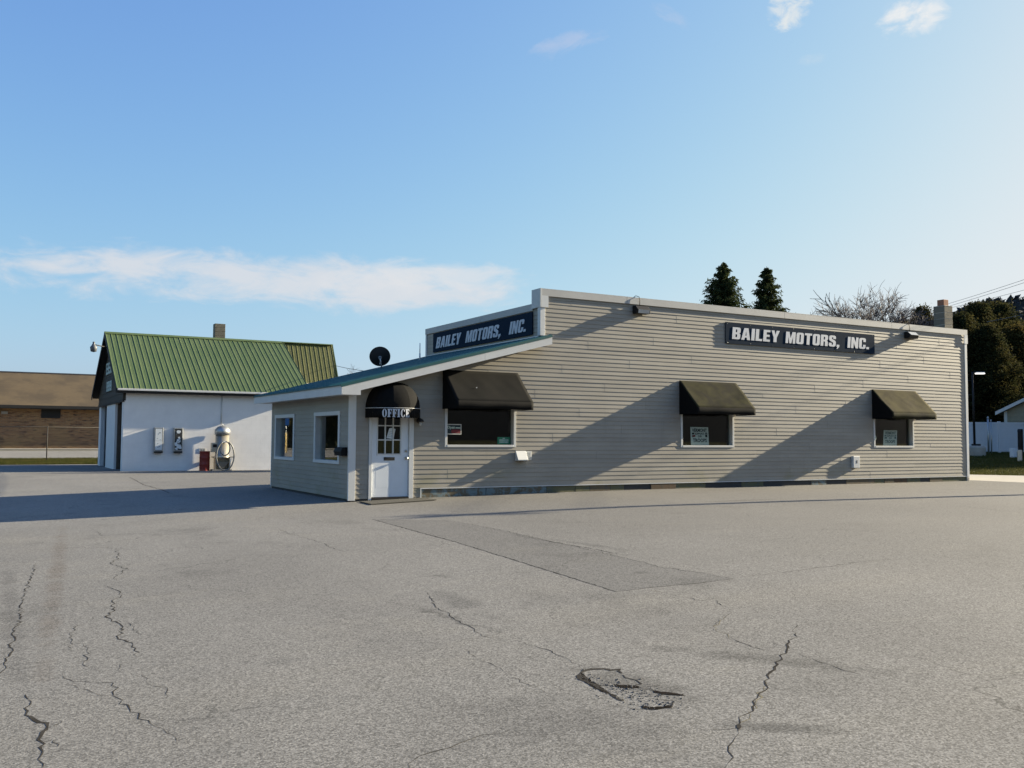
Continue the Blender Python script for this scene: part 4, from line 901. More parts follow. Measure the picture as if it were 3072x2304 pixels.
MB().prism([(GXL-.36, RYG-.16, ZRG-.16*SL+.035), (GXL-.36, RYG, ZRG+.05), (GXL-.36, RYG+.16, ZRG-.16*SL+.035), (GXL-.36, RYG, ZRG+.03)], (6.36-GXL+.37, 0, 0)).build('ridge_cap', M['green_roof'], rfg)
for s in (-1, 1):
    ye = RYG+s*(RYG-EY); MB().prism([(GXL-.36, ye, grz(EY)-.2), (GXL-.36, RYG, ZRG-.2), (GXL-.36, RYG, ZRG+.0), (GXL-.36, ye, grz(EY)+.0)], (.035, 0, 0)).build('rake_board', M['dark_brown'], rfg)
MB().prism([(6.345, EY, grz(EY)-.2), (6.345, RYG, ZRG-.2), (6.345, RYG, ZRG), (6.345, EY, grz(EY))], (.03, 0, 0)).build('rake_board', M['dark_brown'], rfg)
part('gutter', 'white', [(GXL-.3, 6.3, EY-.12, EY-.035, 2.955, 3.04)], rfg, .012)
part('soffit', 'dark_brown', [(GXL-.3, 6.32, EY-.02, GY+.02, 2.86, 2.95)], rfg, 0)
# steep rear wing roof beyond the gable end
wg = MB().prism([(6.2, 26.75, 3.0), (6.2, 27.62, ZRG-.1), (6.2, 31.5, 3.4), (6.2, 31.5, GZ), (6.2, 26.75, GZ)], (2.55, 0, 0)).build('rear_wing', M['block'], GB_)
x = 6.3
while x < 8.85:
    e = min(x+.914, 8.9); metal_panel(x, e, 26.55, 3.75, 27.62, ZRG+.0, wg, 'olive_roof'); metal_panel(x, e, 31.9, 3.2, 27.62, ZRG, wg); x = e
MB().prism([(6.3, 27.5, ZRG), (6.3, 27.62, ZRG+.05), (6.3, 27.74, ZRG), (6.3, 27.62, ZRG+.02)], (2.62, 0, 0)).build('ridge_cap', M['green_roof'], wg)
MB().prism([(8.9, 26.5, 3.65), (8.9, 27.62, ZRG-.1), (8.9, 27.62, ZRG+.01), (8.9, 26.5, 3.77)], (.03, 0, 0)).build('rake_board', M['green_roof'], wg)
cg = part('chimney', 'interior', [(3.30, 3.72, 28.82, 29.2, 4.5, 6.60)], GB_, 0)
for k in range(8):
    z = 5.1+k*.198; part('chimney_block', 'brown_block', [(3.26, 3.76, 28.78, 29.24, z, z+.19)], cg, .006) if 'brown_block' in M else part('chimney_block', 'chimney_block', [(3.26, 3.76, 28.78, 29.24, z, z+.19)], cg, .006)
MB().tube([(2.42, GY-.03, 1.62), (2.42, GY-.03, 2.86)], .022, 8).build('conduit', M['white_dirty'], GB_)
# gable lamp
t = empty('yard_lamp', (GXL-.06, 24.6, 4.9), 'grey yard lamp on an arm at the green roof gable', 'lamp')
lb = Vector((-1.72, 26.6, 5.0)); d0 = ray(281, 1043); le = CAM + d0*((26.1-CAM.y)/d0.y)
MB().tube([lb, le+Vector((.12, .0, .12)), le+Vector((0, 0, .16))], .025, 8).build('arm', M['rusty'], t)
MB().lathe(le, [(.0, -.2), (.12, -.17), (.14, -.05), (.15, .02), (.09, .1), (.05, .18), (.05, .26), (.0, .27)], 16).build('head', M['lamp_grey'], t)
# vending boxes
def vending(x0, label, seed, full):
    t = empty('vending_box', (x0+.18, GY-.1, .36), label, 'vending box', 'vending boxes on the white wall'); rg = random.Random(seed); z0, z1, yf = .385, 1.45, GY-.20
    part('case', 'galv', [(x0, x0+.37, yf, GY, z0, z1)], t, .012)
    part('base_lip', 'dark_metal', [(x0+.01, x0+.36, yf-.015, yf, z0-.01, z0+.07)], t, 0)
    part('face', 'rubber', [(x0+.035, x0+.335, yf-.006, yf, z0+.10, z1-.05)], t, 0)
    m = MB()
    if full: m.box(x0+.05, x0+.325, yf-.012, yf-.006, z0+.12, z0+.5).box(x0+.05, x0+.32, yf-.0125, yf-.006, z0+.505, z1-.06)
    else:
        for _ in range(15):
            cx, cz = x0+rg.uniform(.07, .29), rg.uniform(z0+.16, z1-.12); a = rg.uniform(-.5, .5); w_, h_ = rg.uniform(.04, .075), rg.uniform(.035, .085); c, s = math.cos(a), math.sin(a); dd = rg.uniform(.007, .013)
            m.prism([(min(max(cx+p*c-q*s, x0+.04), x0+.33), yf-dd, cz+p*s+q*c) for p, q in ((-w_, -h_), (w_, -h_), (w_*.8, h_), (-w_, h_*.9))], (0, .002, 0))
    m.build('label_sheet', M['paper'], t)
    m = MB()
    for _ in range(9): cx, cz = x0+rg.uniform(.07, .27), rg.uniform(z0+.2, z1-.15); m.box(cx, cx+rg.uniform(.02, .06), yf-.0145, yf-.0135, cz, cz+rg.uniform(.01, .03))
    m.build('lettering', M['blue_ink'], t)
    MB().lathe((x0+.03, yf-.0, z1-.14), [(.018, 0), (.018, .012)], 10, ax=Vector((0, -1, 0))).build('lock', M['steel'], t)
vending(-.355, 'pale faced wall vending box nearest the bay doors', 3, True); vending(.435, 'wall vending box covered in torn stickers', 9, False)
t = empty('wall_notice', (1.65, GY, .38), 'faint small notice plate on the white wall by the vacuum', 'sign')
part('plate', 'white_dirty', [(1.53, 1.79, GY-.016, GY-.001, .385, .575)], t, .003)
m = MB().box(1.55, 1.77, GY-.018, GY-.016, .56, .567).box(1.55, 1.77, GY-.018, GY-.016, .40, .407).box(1.58, 1.66, GY-.018, GY-.016, .47, .53).box(1.69, 1.75, GY-.018, GY-.016, .47, .53).box(1.57, 1.75, GY-.018, GY-.016, .43, .445); m.build('lettering', M['hose'], t)
# vacuum station
vx, vy, vz = 2.40, 22.70, -.40; vr = .285
t = empty('vacuum_station', (vx, vy, vz), 'stainless coin vacuum with coiled hose on the white wall', 'vacuum')
MB().prism([(vx-.42, vy-.2, vz), (vx+.38, vy-.2, vz), (vx+.38, vy+.28, vz), (vx-.42, vy+.28, vz)], (0, 0, .08)).build('plinth', M['concrete'], t)
MB().prism([(vx-.30, vy-.14, vz+.08), (vx-.30, vy+.2, vz+.08), (vx-.30, vy+.2, vz+.62), (vx-.30, vy-.22, vz+.62)], (.04, 0, 0)).build('leg', M['steel'], t)
MB().prism([(vx+.27, vy-.14, vz+.08), (vx+.27, vy+.2, vz+.08), (vx+.27, vy+.2, vz+.62), (vx+.27, vy-.22, vz+.62)], (.04, 0, 0)).build('leg', M['steel'], t)
MB().prism([(vx-.26, vy-.2, vz+.40), (vx+.27, vy-.2, vz+.40), (vx+.05, vy-.12, vz+.12), (vx-.05, vy-.12, vz+.12)], (0, .26, 0)).build('hopper', M['steel'], t)
part('back_panel', 'steel', [(vx-.26, vx+.27, vy+.16, vy+.2, vz+.08, vz+.58)], t, 0)
MB().lathe((vx, vy, vz), [(.34, .56), (.34, .64), (vr, .66), (vr, 1.60)], 28).build('body', M['steel'], t)
part('tray', 'steel', [(vx-.40, vx+.44, vy-.26, vy+.2, vz+.58, vz+.63)], t, .006)
MB().lathe((vx, vy, vz), [(vr+.04, 1.56), (vr+.045, 1.72), (vr+.02, 1.80), (.2, 1.90), (.1, 1.94), (0, 1.95)], 28).build('cap', M['galv'], t)
MB().lathe((vx, vy, vz), [(.02, 1.94), (.02, 2.02), (0, 2.03)], 8).build('finial', M['galv'], t)
part('coin_box', 'steel', [(vx-.47, vx-.2, vy-.16, vy+.08, vz+.82, vz+1.22)], t, .01)
part('label_plate', 'dark_metal', [(vx-.42, vx-.25, vy-.166, vy-.16, vz+1.02, vz+1.15)], t, 0)
hp = []
for k in range(61):
    a = R(100+k*360/60*.95); hp.append((vx+.04+.21*math.cos(a), vy-.36-.02*k/60, vz+.98+.30*math.sin(a)))
hp2 = [(vx+.04+.2*math.sin(q*math.pi/8), vy-.36, vz+1.28-.0*q) for q in range(1)]
loop = []
for k in range(49):
    a = R(70-k*320/48); loop.append((vx+.05+.37*math.cos(a), vy-.42, vz+.66+.62*math.sin(a)))
MB().tube(hp, .026, 8).build('hose', M['hose'], t); MB().tube(loop, .03, 8).build('hose', M['hose'], t)
MB().tube([(vx+.30, vy-.43, vz+.55), (vx+.24, vy-.43, vz+.2)], [.02, .035], 8).build('nozzle', M['white_dirty'], t)
part('hose_hook', 'white', [(vx-.06, vx+.1, vy-.40, vy-.28, vz+1.23, vz+1.27)], t, .005)
# drum
t = empty('trash_barrel', (1.70, 22.78, vz), 'dark red steel barrel beside the vacuum', 'barrel')
MB().lathe((1.70, 22.78, -.4), [(.215, 0), (.22, .02), (.215, .04), (.212, .27), (.22, .29), (.212, .31), (.212, .55), (.22, .57), (.212, .59), (.212, .82), (.222, .84), (.222, .855), (.205, .855), (.205, .1), (0, .09)], 28).build('shell', M['red'], t)

# ------------------------------------------------------------------ brick building, fence and street at the left
t = empty('brick_building', (-4, 55, .1), 'long low brown brick building behind the chain link fence', 'building'); by = 55.; bx0, bx1 = -7.6, 14.
part('wall', 'brick', [(bx0, bx1, by, by+9, -.3, 3.2)], t, 0)
rf2 = MB().prism([(bx0-.5, by-.7, 3.12), (bx0-.5, by+4.9, 5.75), (bx0-.5, by+9.7, 3.12), (bx0-.5, by+9.7, 2.98), (bx0-.5, by-.7, 2.98)], (bx1-bx0+1, 0, 0)).build('roof', M['shingle'], t)
part('fascia', 'dark_brown', [(bx0-.5, bx1+.5, by-.73, by-.70, 2.96, 3.16), (bx0-.5, bx1+.5, by-.70, by-.0, 2.93, 2.975)], rf2, 0)
MB().prism([(bx0-.5, by+4.75, 5.70), (bx0-.5, by+4.9, 5.80), (bx0-.5, by+5.05, 5.70)], (bx1-bx0+1, 0, 0)).build('ridge', M['dark_brown'], rf2)
def pxat(px, py, yy): d = ray(px, py); return CAM + d*((yy-CAM.y)/d.y)
a, b = pxat(124, 1227, by), pxat(181, 1255, by); w = empty('window', (a.x, by, b.z)); w.parent = t; w.matrix_parent_inverse = t.matrix_basis.inverted()
part('frame', 'dark_brown', [(a.x, b.x, by-.05, by+.02, b.z, b.z+.08), (a.x, b.x, by-.05, by+.02, a.z-.08, a.z), (a.x, a.x+.08, by-.05, by+.02, b.z+.08, a.z-.08), (b.x-.08, b.x, by-.05, by+.02, b.z+.08, a.z-.08)], w, 0)
part('pane', 'dark_metal', [(a.x+.08, b.x-.08, by-.02, by-.005, b.z+.08, a.z-.08)], w, 0)
a, b = pxat(4, 1234, by), pxat(23, 1242, by); part('vent', 'concrete', [(a.x, b.x, by-.08, by-.001, b.z, a.z)], t, 0)
sw = MB()
for x in range(-60, 60, 4): sw.face([(x, 53.1, gz(x, 53.1)+.10), (x+4, 53.1, gz(x+4, 53.1)+.10), (x+4, 54.3, gz(x+4, 54.3)+.10), (x, 54.3, gz(x, 54.3)+.10)]); sw.face([(x, 53.1, gz(x, 53.1)-.05), (x+4, 53.1, gz(x+4, 53.1)-.05), (x+4, 53.1, gz(x+4, 53.1)+.10), (x, 53.1, gz(x, 53.1)+.10)])
tag(sw.build('pavement', M['concrete']), kind='structure')
fy = 36.4; fz0 = gz(-3.6, fy); FT = pxat(140, 1281, fy).z
t = empty('chain_link_fence', (-3.6, fy, fz0), 'tall chain link fence along the grass strip', 'fence')
for x in (-9.6, -6.6, -3.6, -.6): MB().tube([(x, fy, fz0-.1), (x, fy, FT+.03)], .028, 8).build('post', M['rusty'], t)
MB().tube([(-9.6, fy, FT), (-.6, fy, FT)], .02, 8).build('top_rail', M['rusty'], t)
m = MB(); h_ = FT-fz0-.05; x = -9.6-h_
while x < -.6:
    for s in (0, 1):
        a, b = (x, x+h_) if s == 0 else (x+h_, x); p = [(a, fz0+.05), (b, FT)]
        ca, cb = max(min(a, b), -9.6), min(max(a, b), -.6)
        if cb > ca:
            f = lambda q: fz0+.05+(q-a)/(b-a)*h_
            m.tube([(ca, fy+s*.004, f(ca)), (cb, fy+s*.004, f(cb))],   .0016, 3, caps=False, smooth=False)
    x += .11
tag(m.build('wire_mesh', M['rusty'], t), kind='stuff')
# roadside post with blue sign (seen mirrored in the side windows)
bp = Vector((-11.85, 46.5, gz(-11.85, 46.5))); t = empty('roadside_post', bp, 'pale yellow post with blue sign mirrored in the side window', 'sign post')
MB().lathe(bp, [(.06, 0), (.06, 1.35), (.05, 1.42), (0, 1.43)], 12).build('post', M['yellow_post'], t)
MB().tube([bp+Vector((.0, .12, 0)), bp+Vector((0, .12, 2.9))], .03, 8).build('pole', M['galv'], t)
MB().prism([bp+Vector((-.17, .08, 1.95)), bp+Vector((.17, .08, 1.95)), bp+Vector((.17, .08, 2.6)), bp+Vector((-.17, .08, 2.6))], (0, .02, 0)).build('panel', M['blue_sign'], t)

# ------------------------------------------------------------------ right-hand background
def atD(px, py, D): return CAM + ray(px, py)*D
FD = 52.
f0, f1, f2 = atD(2890, 1357, FD), atD(2963, 1357, FD), atD(3072, 1352, FD)
def flat(v): return Vector((v.x, v.y, 0))
e_ = (flat(f2)-flat(f0)).normalized(); nrm = Vector((e_.y, -e_.x, 0))
fence = empty('vinyl_fence', (f1.x, f1.y, f1.z), 'white vinyl panel fence behind the grass', 'fence'); O = flat(f0)-e_*6
ftop = atD(2960, 1267, FD).z; fbot = atD(2960, 1355, FD).z
for k in range(8):
    s = k*2.0; P0 = O+e_*s
    m = MB(); q = P0-nrm*.065-e_*.065; m.prism([(q.x, q.y, fbot-.4), *[((q+e_*.13*a+nrm*.13*b).x, (q+e_*.13*a+nrm*.13*b).y, fbot-.4) for a, b in ((1, 0), (1, 1), (0, 1))]], (0, 0, ftop-fbot+.46)); m.build('post', M['vinyl_fence'], fence)
    for j in range(12):
        a = P0+e_*(.07+j*.155); b = a+e_*.151
        MB().prism([(a.x, a.y, fbot), (b.x, b.y, fbot), (b.x, b.y, ftop), (a.x, a.y, ftop)], nrm*.02).build('board', M['vinyl_fence'], fence)
    for zz in (fbot+.02, ftop-.12):
        a = P0+e_*.06-nrm*.02; b = P0+e_*1.94-nrm*.02; MB().prism([(a.x, a.y, zz), (b.x, b.y, zz), (b.x, b.y, zz+.13), (a.x, a.y, zz+.13)], nrm*.06).build('rail', M['vinyl_fence'], fence)
def post_thing(name, px, pytop, pybot, D, w, mat, label, cat):
    p = atD(px, pybot, D); q = atD(px, pytop, D); t = empty(name, p, label, cat)
    MB().tube([(p.x, p.y, p.z-.2), (p.x, p.y, q.z)], w, 10).build('post', M[mat], t)
    MB().lathe((p.x, p.y, q.z), [(w*1.25, -.03), (w*1.25, .02), (w*.5, .06), (0, .065)], 10).build('cap', M[mat], t); return t
g1 = post_thing('gate_post', 2966, 1253, 1357, 51.3, .05, 'galv', 'grey gate post standing before the white fence', 'post')
g2 = post_thing('gate_post', 2975, 1262, 1358, 51.2, .035, 'galv', 'thin steel gate post beside the grey gate post', 'post')
pb_ = atD(3045, 1367, 47); t = empty('grey_bollards', pb_, 'pair of pale blue utility boxes on the shaded grass', 'utility box')
p2 = atD(3040, 1367, 47); part('pedestal', 'vinyl_fence', [(p2.x-.12, p2.x+.12, p2.y-.12, p2.y+.12, p2.z-.1, atD(3040, 1345, 47).z)], t, .02)
p2 = atD(3060, 1393, 44); part('pedestal', 'galv', [(p2.x-.08, p2.x+.08, p2.y-.08, p2.y+.08, p2.z-.1, atD(3060, 1350, 44).z)], t, .02)
p2 = atD(3062, 1355, 49); t = empty('gate_gap_block', p2, 'dark upright block added for the gate gap before the white fence at the frame edge', 'gate_gap')  # added dark block in place of the bluish gap at the gate
MB().prism([(p2.x-.09, p2.y-.09, p2.z-.2), (p2.x+.09, p2.y-.09, p2.z-.2), (p2.x+.09, p2.y+.09, p2.z-.2), (p2.x-.09, p2.y+.09, p2.z-.2)], (0, 0, 1.25)).build('body', M['dark_metal'], t)
MB().prism([(p2.x-.1, p2.y-.1, p2.z+1.05), (p2.x+.1, p2.y-.1, p2.z+1.05), (p2.x+.05, p2.y-.1, p2.z+1.18), (p2.x-.05, p2.y-.1, p2.z+1.18)], (0, .2, 0)).build('hood', M['dark_metal'], t)
# lamp post on concrete base
lp = atD(2929, 1366, 49.); t = empty('parking_lamp', lp, 'slim dark lamp post with lit head on a concrete base', 'street lamp')
bz = atD(2929, 1337, 49.).z
MB().lathe((lp.x, lp.y, 0), [(.46, lp.z-.3), (.46, bz-.1), (.38, bz), (0, bz+.001)], 20).build('base', M['concrete'], t, .02)
part('base_plate', 'dark_metal', [(lp.x-.16, lp.x+.16, lp.y-.16, lp.y+.16, bz, bz+.09)], t, 0)
lt = atD(2918, 1115, 49.); MB().tube([(lp.x-.05, lp.y+.05, bz+.05), (lp.x-.08, lp.y+.06, lt.z)], [.06, .045], 10).build('pole', M['dark_metal'], t)
h0 = Vector((lp.x-.08, lp.y+.06, lt.z)); h1 = h0+Vector(tuple(rt))*.50
MB().tube([h0-Vector((0, 0, .03)), h1-Vector((0, 0, .01))], .03, 8).build('arm', M['dark_metal'], t)
hd = MB(); c0 = h0+Vector(tuple(rt))*.16; c1 = h0+Vector(tuple(rt))*.62; s_ = Vector((-rt.y, rt.x, 0)).normalized()*.16
hd.prism([c0-s_*.6, c1-s_*.5, c1+s_*.5, c0+s_*.6], (0, 0, -.05)); hd.build('head', M['galv'], t, .01)
ml = bpy.data.materials.new('lit_lamp'); ml.use_nodes = True; bb = ml.node_tree.nodes['Principled BSDF']; bb.inputs['Emission Color'].default_value = (1, .95, .88, 1); bb.inputs['Emission Strength'].default_value = 1.0
hl = MB(); hl.prism([c0-s_*.5-Vector((0, 0, .052)), c1-s_*.4-Vector((0, 0, .052)), c1+s_*.4-Vector((0, 0, .052)), c0+s_*.5-Vector((0, 0, .052))], (0, 0, -.05)); hl.build('lit_lens', ml, t, .01)
# tan house
HD = 55.5; hc = atD(3014, 1266, HD); eL = atD(2998, 1232, HD); w_in = Vector((math.cos(R(27)), math.sin(R(27)), 0)); u_ = Vector((w_in.y, -w_in.x, 0))
t = empty('tan_house', hc, 'tan sided house gable end above the white fence', 'house'); hw = 8.5; zeave = eL.z; rise = .52
q0 = flat(hc); zb = gz(hc.x, hc.y)-.3
def hp_(s, d, z): q = q0+u_*s+w_in*d; return (q.x, q.y, z)
zw = zeave-.05
MB().prism([hp_(0, 0, zb), hp_(hw, 0, zb), hp_(hw, 0, zw), hp_(hw/2, 0, zw+hw/2*rise), hp_(0, 0, zw)], w_in*9).build('wall', M['tan_house'], t)
k = 0; z = zb+.3
wp = t
while z < zw+hw/2*rise-.2:
    ins = max(0, (z+.15-zw)/rise); a, b = ins, hw-ins
    if b-a > .2: MB().prism([hp_(a+.02, -.0, z), hp_(a+.02, -.016, z), hp_(a+.02, -.004, z+.15), hp_(a+.02, 0, z+.15)], u_*(b-a-.04)).build('siding_plank', M['tan_house'], t)
    z += .152
for s in (1, -1):
    bse = 0 if s == 1 else hw
    MB().prism([hp_(bse-s*.45, -.35, zeave-.45*rise+.02), hp_(hw/2, -.35, zeave+hw/2*rise+.02), hp_(hw/2, -.35, zeave+hw/2*rise+.18), hp_(bse-s*.45, -.35, zeave-.45*rise+.18)], w_in*9.7).build('roof_slope', M['house_roof'], t)
    MB().prism([hp_(bse-s*.45, -.38, zeave-.45*rise-.03), hp_(hw/2, -.38, zeave+hw/2*rise-.03), hp_(hw/2, -.38, zeave+hw/2*rise+.17), hp_(bse-s*.45, -.38, zeave-.45*rise+.17)], w_in*.03).build('rake_board', M['white'], t)
MB().prism([hp_(-.02, -.03, zb), hp_(.14, -.03, zb), hp_(.14, -.03, zw+.03), hp_(-.02, -.03, zw-.03)], w_in*.05).build('corner_trim', M['white'], t)

# ------------------------------------------------------------------ utility pole outside the frame: its shadow crosses the lot
PX, PY = 28.6, -6.72; pz = gz(PX, PY); PT = 9.75
t = empty('utility_pole', (PX, PY, pz), 'wooden utility pole whose shadow crosses the lot', 'utility pole')
MB().tube([(PX, PY, pz-.3), (PX, PY, pz+PT)], [.17, .12], 12).build('pole', M['wood_pole'], t)
ca = Vector((.5, .87, 0)); cr = Vector((.87, -.5, 0))
c_ = Vector((PX, PY, pz+PT-.4)); MB().prism([c_-cr*1.1-ca*.05, c_+cr*1.1-ca*.05, c_+cr*1.1+ca*.05, c_-cr*1.1+ca*.05], (0, 0, .11)).build('crossarm', M['wood_pole'], t)
def wire(a, b, sag, label, r_=.012):
    m = MB(); pts = [a.lerp(b, k/24)-Vector((0, 0, sag*4*(k/24)*(1-k/24))) for k in range(25)]; m.tube(pts, r_, 5); o = m.build('overhead_wire', M['wire']); return tag(o, label, 'wire')
wire(c_+Vector((-.3, 0, .15)), atD(2520, 988, 110), .7, 'uppermost overhead wire in the sky above the chimney')
wire(c_+Vector((.3, .3, .12)), atD(2510, 997, 110), .7, 'overhead wire running just below the uppermost one')
wire(Vector((PX, PY, pz+PT-1.1)), atD(2640, 958, 110), .6, 'lowest of the three wires slanting above the parapet')
wire(atD(2960, 966, 62), atD(3300, 880, 40), .1, 'dark cable crossing before the evergreen trees', .02)
wire(atD(1003, 1096, 48), atD(1165, 1120, 28), .05, 'thin cable strung from the green roof to the lean-to')
# ------------------------------------------------------------------ trees (built at the origin, then placed)
M['woods'] = m_leaf('far_woods', (.04, .044, .047), (.065, .062, .06), 0)
def leaf_quads(C, N, size, rng, up_bias=.3):
    """random little rhombs round the points C"""
    n = len(C); d = rng.normal(size=(n, 3)); d /= np.linalg.norm(d, axis=1)[:, None]
    e = np.cross(d, rng.normal(size=(n, 3))); e /= np.linalg.norm(e, axis=1)[:, None]
    s = size*rng.uniform(.55, 1.35, n)[:, None]; a = d*s; b = e*s*.55
    return np.stack([C-a, C+b, C+a, C-b], 1).reshape(-1, 3)
tag(np_mesh('woods', leaf_quads(np.array(WOODS), 0, 3.2, np.random.default_rng(12)), 4, M['woods']), 'grey wooded hillside beyond the evergreens', 'woods', kind='stuff')
def local(o, root): o.parent = root; o.matrix_parent_inverse = Matrix(); return o
def crown_tree(name, H, rad, z0, seed, mat, n_cl=420, per=46, leaf=.17, taper=.62, cs=.42):
    rng = np.random.default_rng(seed); root = bpy.data.objects.new(name, None); COL.objects.link(root)
    pts = []
    while len(pts) < n_cl:
        t = rng.uniform(0, 1); z = z0+(H-z0)*t; rr_ = rad*max(.04, (1-t**1.7))**taper*(.85+.3*math.sin(3*t*6+seed)*.4)
        rr_ *= min(1, .45+t*4); a = rng.uniform(0, 2*math.pi); lob = 1+.18*math.sin(3*a+seed)+.12*math.sin(7*a+z*1.3)
        r_ = rr_*lob*(rng.uniform(0, 1)**.38); pts.append((r_*math.cos(a), r_*math.sin(a), z+rng.normal()*.15))
    P = np.array(pts); sz = rng.uniform(.55, 1.25, len(P))*cs
    C = np.repeat(P, per, 0) + rng.normal(size=(len(P)*per, 3))*np.repeat(sz, per)[:, None]*np.array([1, 1, .8])*.62
    o = np_mesh('crown', leaf_quads(C, 0, leaf, rng), 4, mat); local(o, root)
    m = MB(); m.tube([(0, 0, -.4), (.1, .05, z0), (0, 0, H*.5), (.05, 0, H*.9)], [rad*.1+.08, rad*.08+.05, .1, .02], 8)
    rg = random.Random(seed)
    for k in range(14):
        z = z0+(H*.85-z0)*rg.random(); a = rg.uniform(0, 6.28); q = rad*.7*(1-z/H)**.5; m.tube([(0, 0, z*.9), (q*.5*math.cos(a), q*.5*math.sin(a), z), (q*math.cos(a), q*math.sin(a), z+.5)], [.06, .04, .015], 5)
    o = m.build('trunk', M['bark']); local(o, root); return root
def spruce_tree(H, rad, seed, dens=1.):
    rng = np.random.default_rng(seed); rg = random.Random(seed); root = bpy.data.objects.new('spruce_tree', None); COL.objects.link(root)
    V = []; m = MB(); m.tube([(0, 0, -.4), (0, 0, H*.5), (0, 0, H)], [.2, .12, .012], 8)
    z = 1.0; C = []; Dv = []
    while z < H-.05:
        t = z/H; Rm = rad*(1-t)**.85+.06; nb = int((6+8*(1-t))*dens)+3
        for k in range(nb):
            a = rg.uniform(0, 6.283); ln = Rm*rg.uniform(.42, 1.3); zz = z+rg.uniform(-.1, .1); up_ = .35*(t-.45)
            e = Vector((math.cos(a), math.sin(a), 0)); pts = []
            for q in range(5):
                s = q/4; pts.append(e*ln*s + Vector((0, 0, zz+ln*(up_*s - .55*s*s*(1-t*.7) + .32*s**3))))
            m.tube(pts, [.022*(1-t)+.008, .018*(1-t)+.006, .012, .008, .004], 3, caps=False, smooth=False)
            nn = int((14+ln*38)*dens)
            for j in range(nn):
                s = rg.uniform(.08, 1.04); i = min(int(s*4), 3); p = pts[i].lerp(pts[i+1], min(s*4-i, 1.2)); w_ = .16*(1-.5*s)*min(1, ln)
                sp = Vector((rg.gauss(0, w_), rg.gauss(0, w_), -abs(rg.gauss(0, .16))*(1-t*.6)))
                C.append(p+sp); d = (e*rg.uniform(.3, 1)+Vector((rg.gauss(0, .5), rg.gauss(0, .5), -.55+rg.gauss(0, .3)))).normalized(); Dv.append(d)
        z += .13+.12*(1-t)
    C = np.array(C); D = np.array(Dv); n = len(C); s = rng.uniform(.06, .15, n)[:, None]; e = np.cross(D, rng.normal(size=(n, 3))); e /= np.linalg.norm(e, axis=1)[:, None]
    V = np.stack([C-D*s, C+e*s*.3, C+D*s, C-e*s*.3], 1).reshape(-1, 3)
    local(np_mesh('needles', V, 4, M['spruce']), root); local(m.build('trunk', M['bark']), root); return root
def bare_tree(name, H, spread, seed, mat, depth=6, thick=.13, droop=0., tmin=.009, kids=(2, 3, 3, 3)):
    rg = random.Random(seed); root = bpy.data.objects.new(name, None); COL.objects.link(root); mt, mtw = MB(), MB()
    def grow(p, d, ln, r_, dep):
        n = 4; pts = [p]; q = p; dd = d
        for k in range(n):
            dd = (dd+Vector((rg.gauss(0, .1), rg.gauss(0, .1), rg.gauss(.03, .06)-droop*(6-dep)*.03))).normalized(); q = q+dd*ln/n; pts.append(q)
        (mt if dep > depth-2 else mtw).tube(pts, [r_*(1-.4*k/n) for k in range(n+1)], 5 if dep > depth-2 else 3, caps=False, smooth=False)
        if dep <= 0: return
        for k in range(rg.choice(kids) if dep < depth else 6):
            i = rg.choice([1, 2, 3, 4, 4]) if dep < depth else rg.choice([2, 3, 4]); a = rg.uniform(0, 6.283); tl = rg.uniform(.35, .85)*spread
            ort = dd.orthogonal().normalized(); ort = (Matrix.Rotation(a, 3, dd) @ ort); nd = (dd+ort*tl+Vector((0, 0, .12))).normalized()
            grow(pts[i], nd, ln*rg.uniform(.55, .8), max(r_*.58, tmin), dep-1)
    grow(Vector((0, 0, -.3)), Vector((.03, .02, 1)), H*.34, thick, depth)
    local(mt.build('trunk', mat), root); local(mtw.build('twigs', mat), root); return root
def copy_tree(root):
    r = root.copy(); COL.objects.link(r)
    for chd in list(root.children): c = chd.copy(); COL.objects.link(c); c.parent = r; c.matrix_parent_inverse = chd.matrix_parent_inverse
    return r
def place(root, px, pytop, D, H, rot, label, cat, group=None, sxy=None):
    """stand a tree of modelled height H so that its top reaches the given photo point"""
    H = max(v.co.z for c in root.children for v in c.data.vertices)
    p = atD(px, pytop, D); g_ = gz(p.x, p.y) if p.x < 60 else gz(60, p.y); s = (p.z-g_)/H
    root.location = (p.x, p.y, g_); root.scale = (s*(sxy or 1), s*(sxy or 1), s); root.rotation_euler = (0, 0, rot); tag(root, label, cat, group); return root
def stand(root, x, y, s, rot, label, cat, group):
    root.location = (x, y, gz(x, y)); root.scale = (s, s, s); root.rotation_euler = (0, 0, rot); return tag(root, label, cat, group)
GR = 'evergreens behind the dealership'
place(spruce_tree(10.6, 3.5, 21, 1.25), 2170, 783, 50, 10.6, .4, 'wider spruce top above the parapet, beside a second spruce', 'spruce tree', 'spruces')
place(spruce_tree(10.6, 2.9, 34, 1.15), 2300, 799, 52, 10.6, 2., 'narrower spruce top above the parapet, nearer the bare birch', 'spruce tree', 'spruces')
place(bare_tree('birch_tree', 11., .95, 5, M['birch_bark'], 6, .13, .35, .010, (4, 4, 5)), 2565, 843, 70, 11.6, .9, 'bare pale birch above the parapet', 'birch tree')
bsh = bare_tree('bare_shrub', 5., 1.2, 8, M['bark'], 5, .06)
place(bsh, 2495, 900, 66, 5.4, .2, 'bare shrub showing left of the birch over the parapet', 'shrub', 'bare shrubs')
place(copy_tree(bsh), 2640, 893, 64, 5.4, 2.2, 'bare shrub showing right of the birch over the parapet', 'shrub', 'bare shrubs')
place(copy_tree(bsh), 2390, 940, 60, 5.4, 4.2, 'bare twigs just clearing the parapet beside the narrower spruce', 'shrub', 'bare shrubs')
place(bare_tree('bare_tree', 8., 1.0, 15, M['bark'], 6, .1), 1068, 1093, 80, 8.6, .2, 'bare far tree above the lean-to roof beside the satellite dish', 'tree')
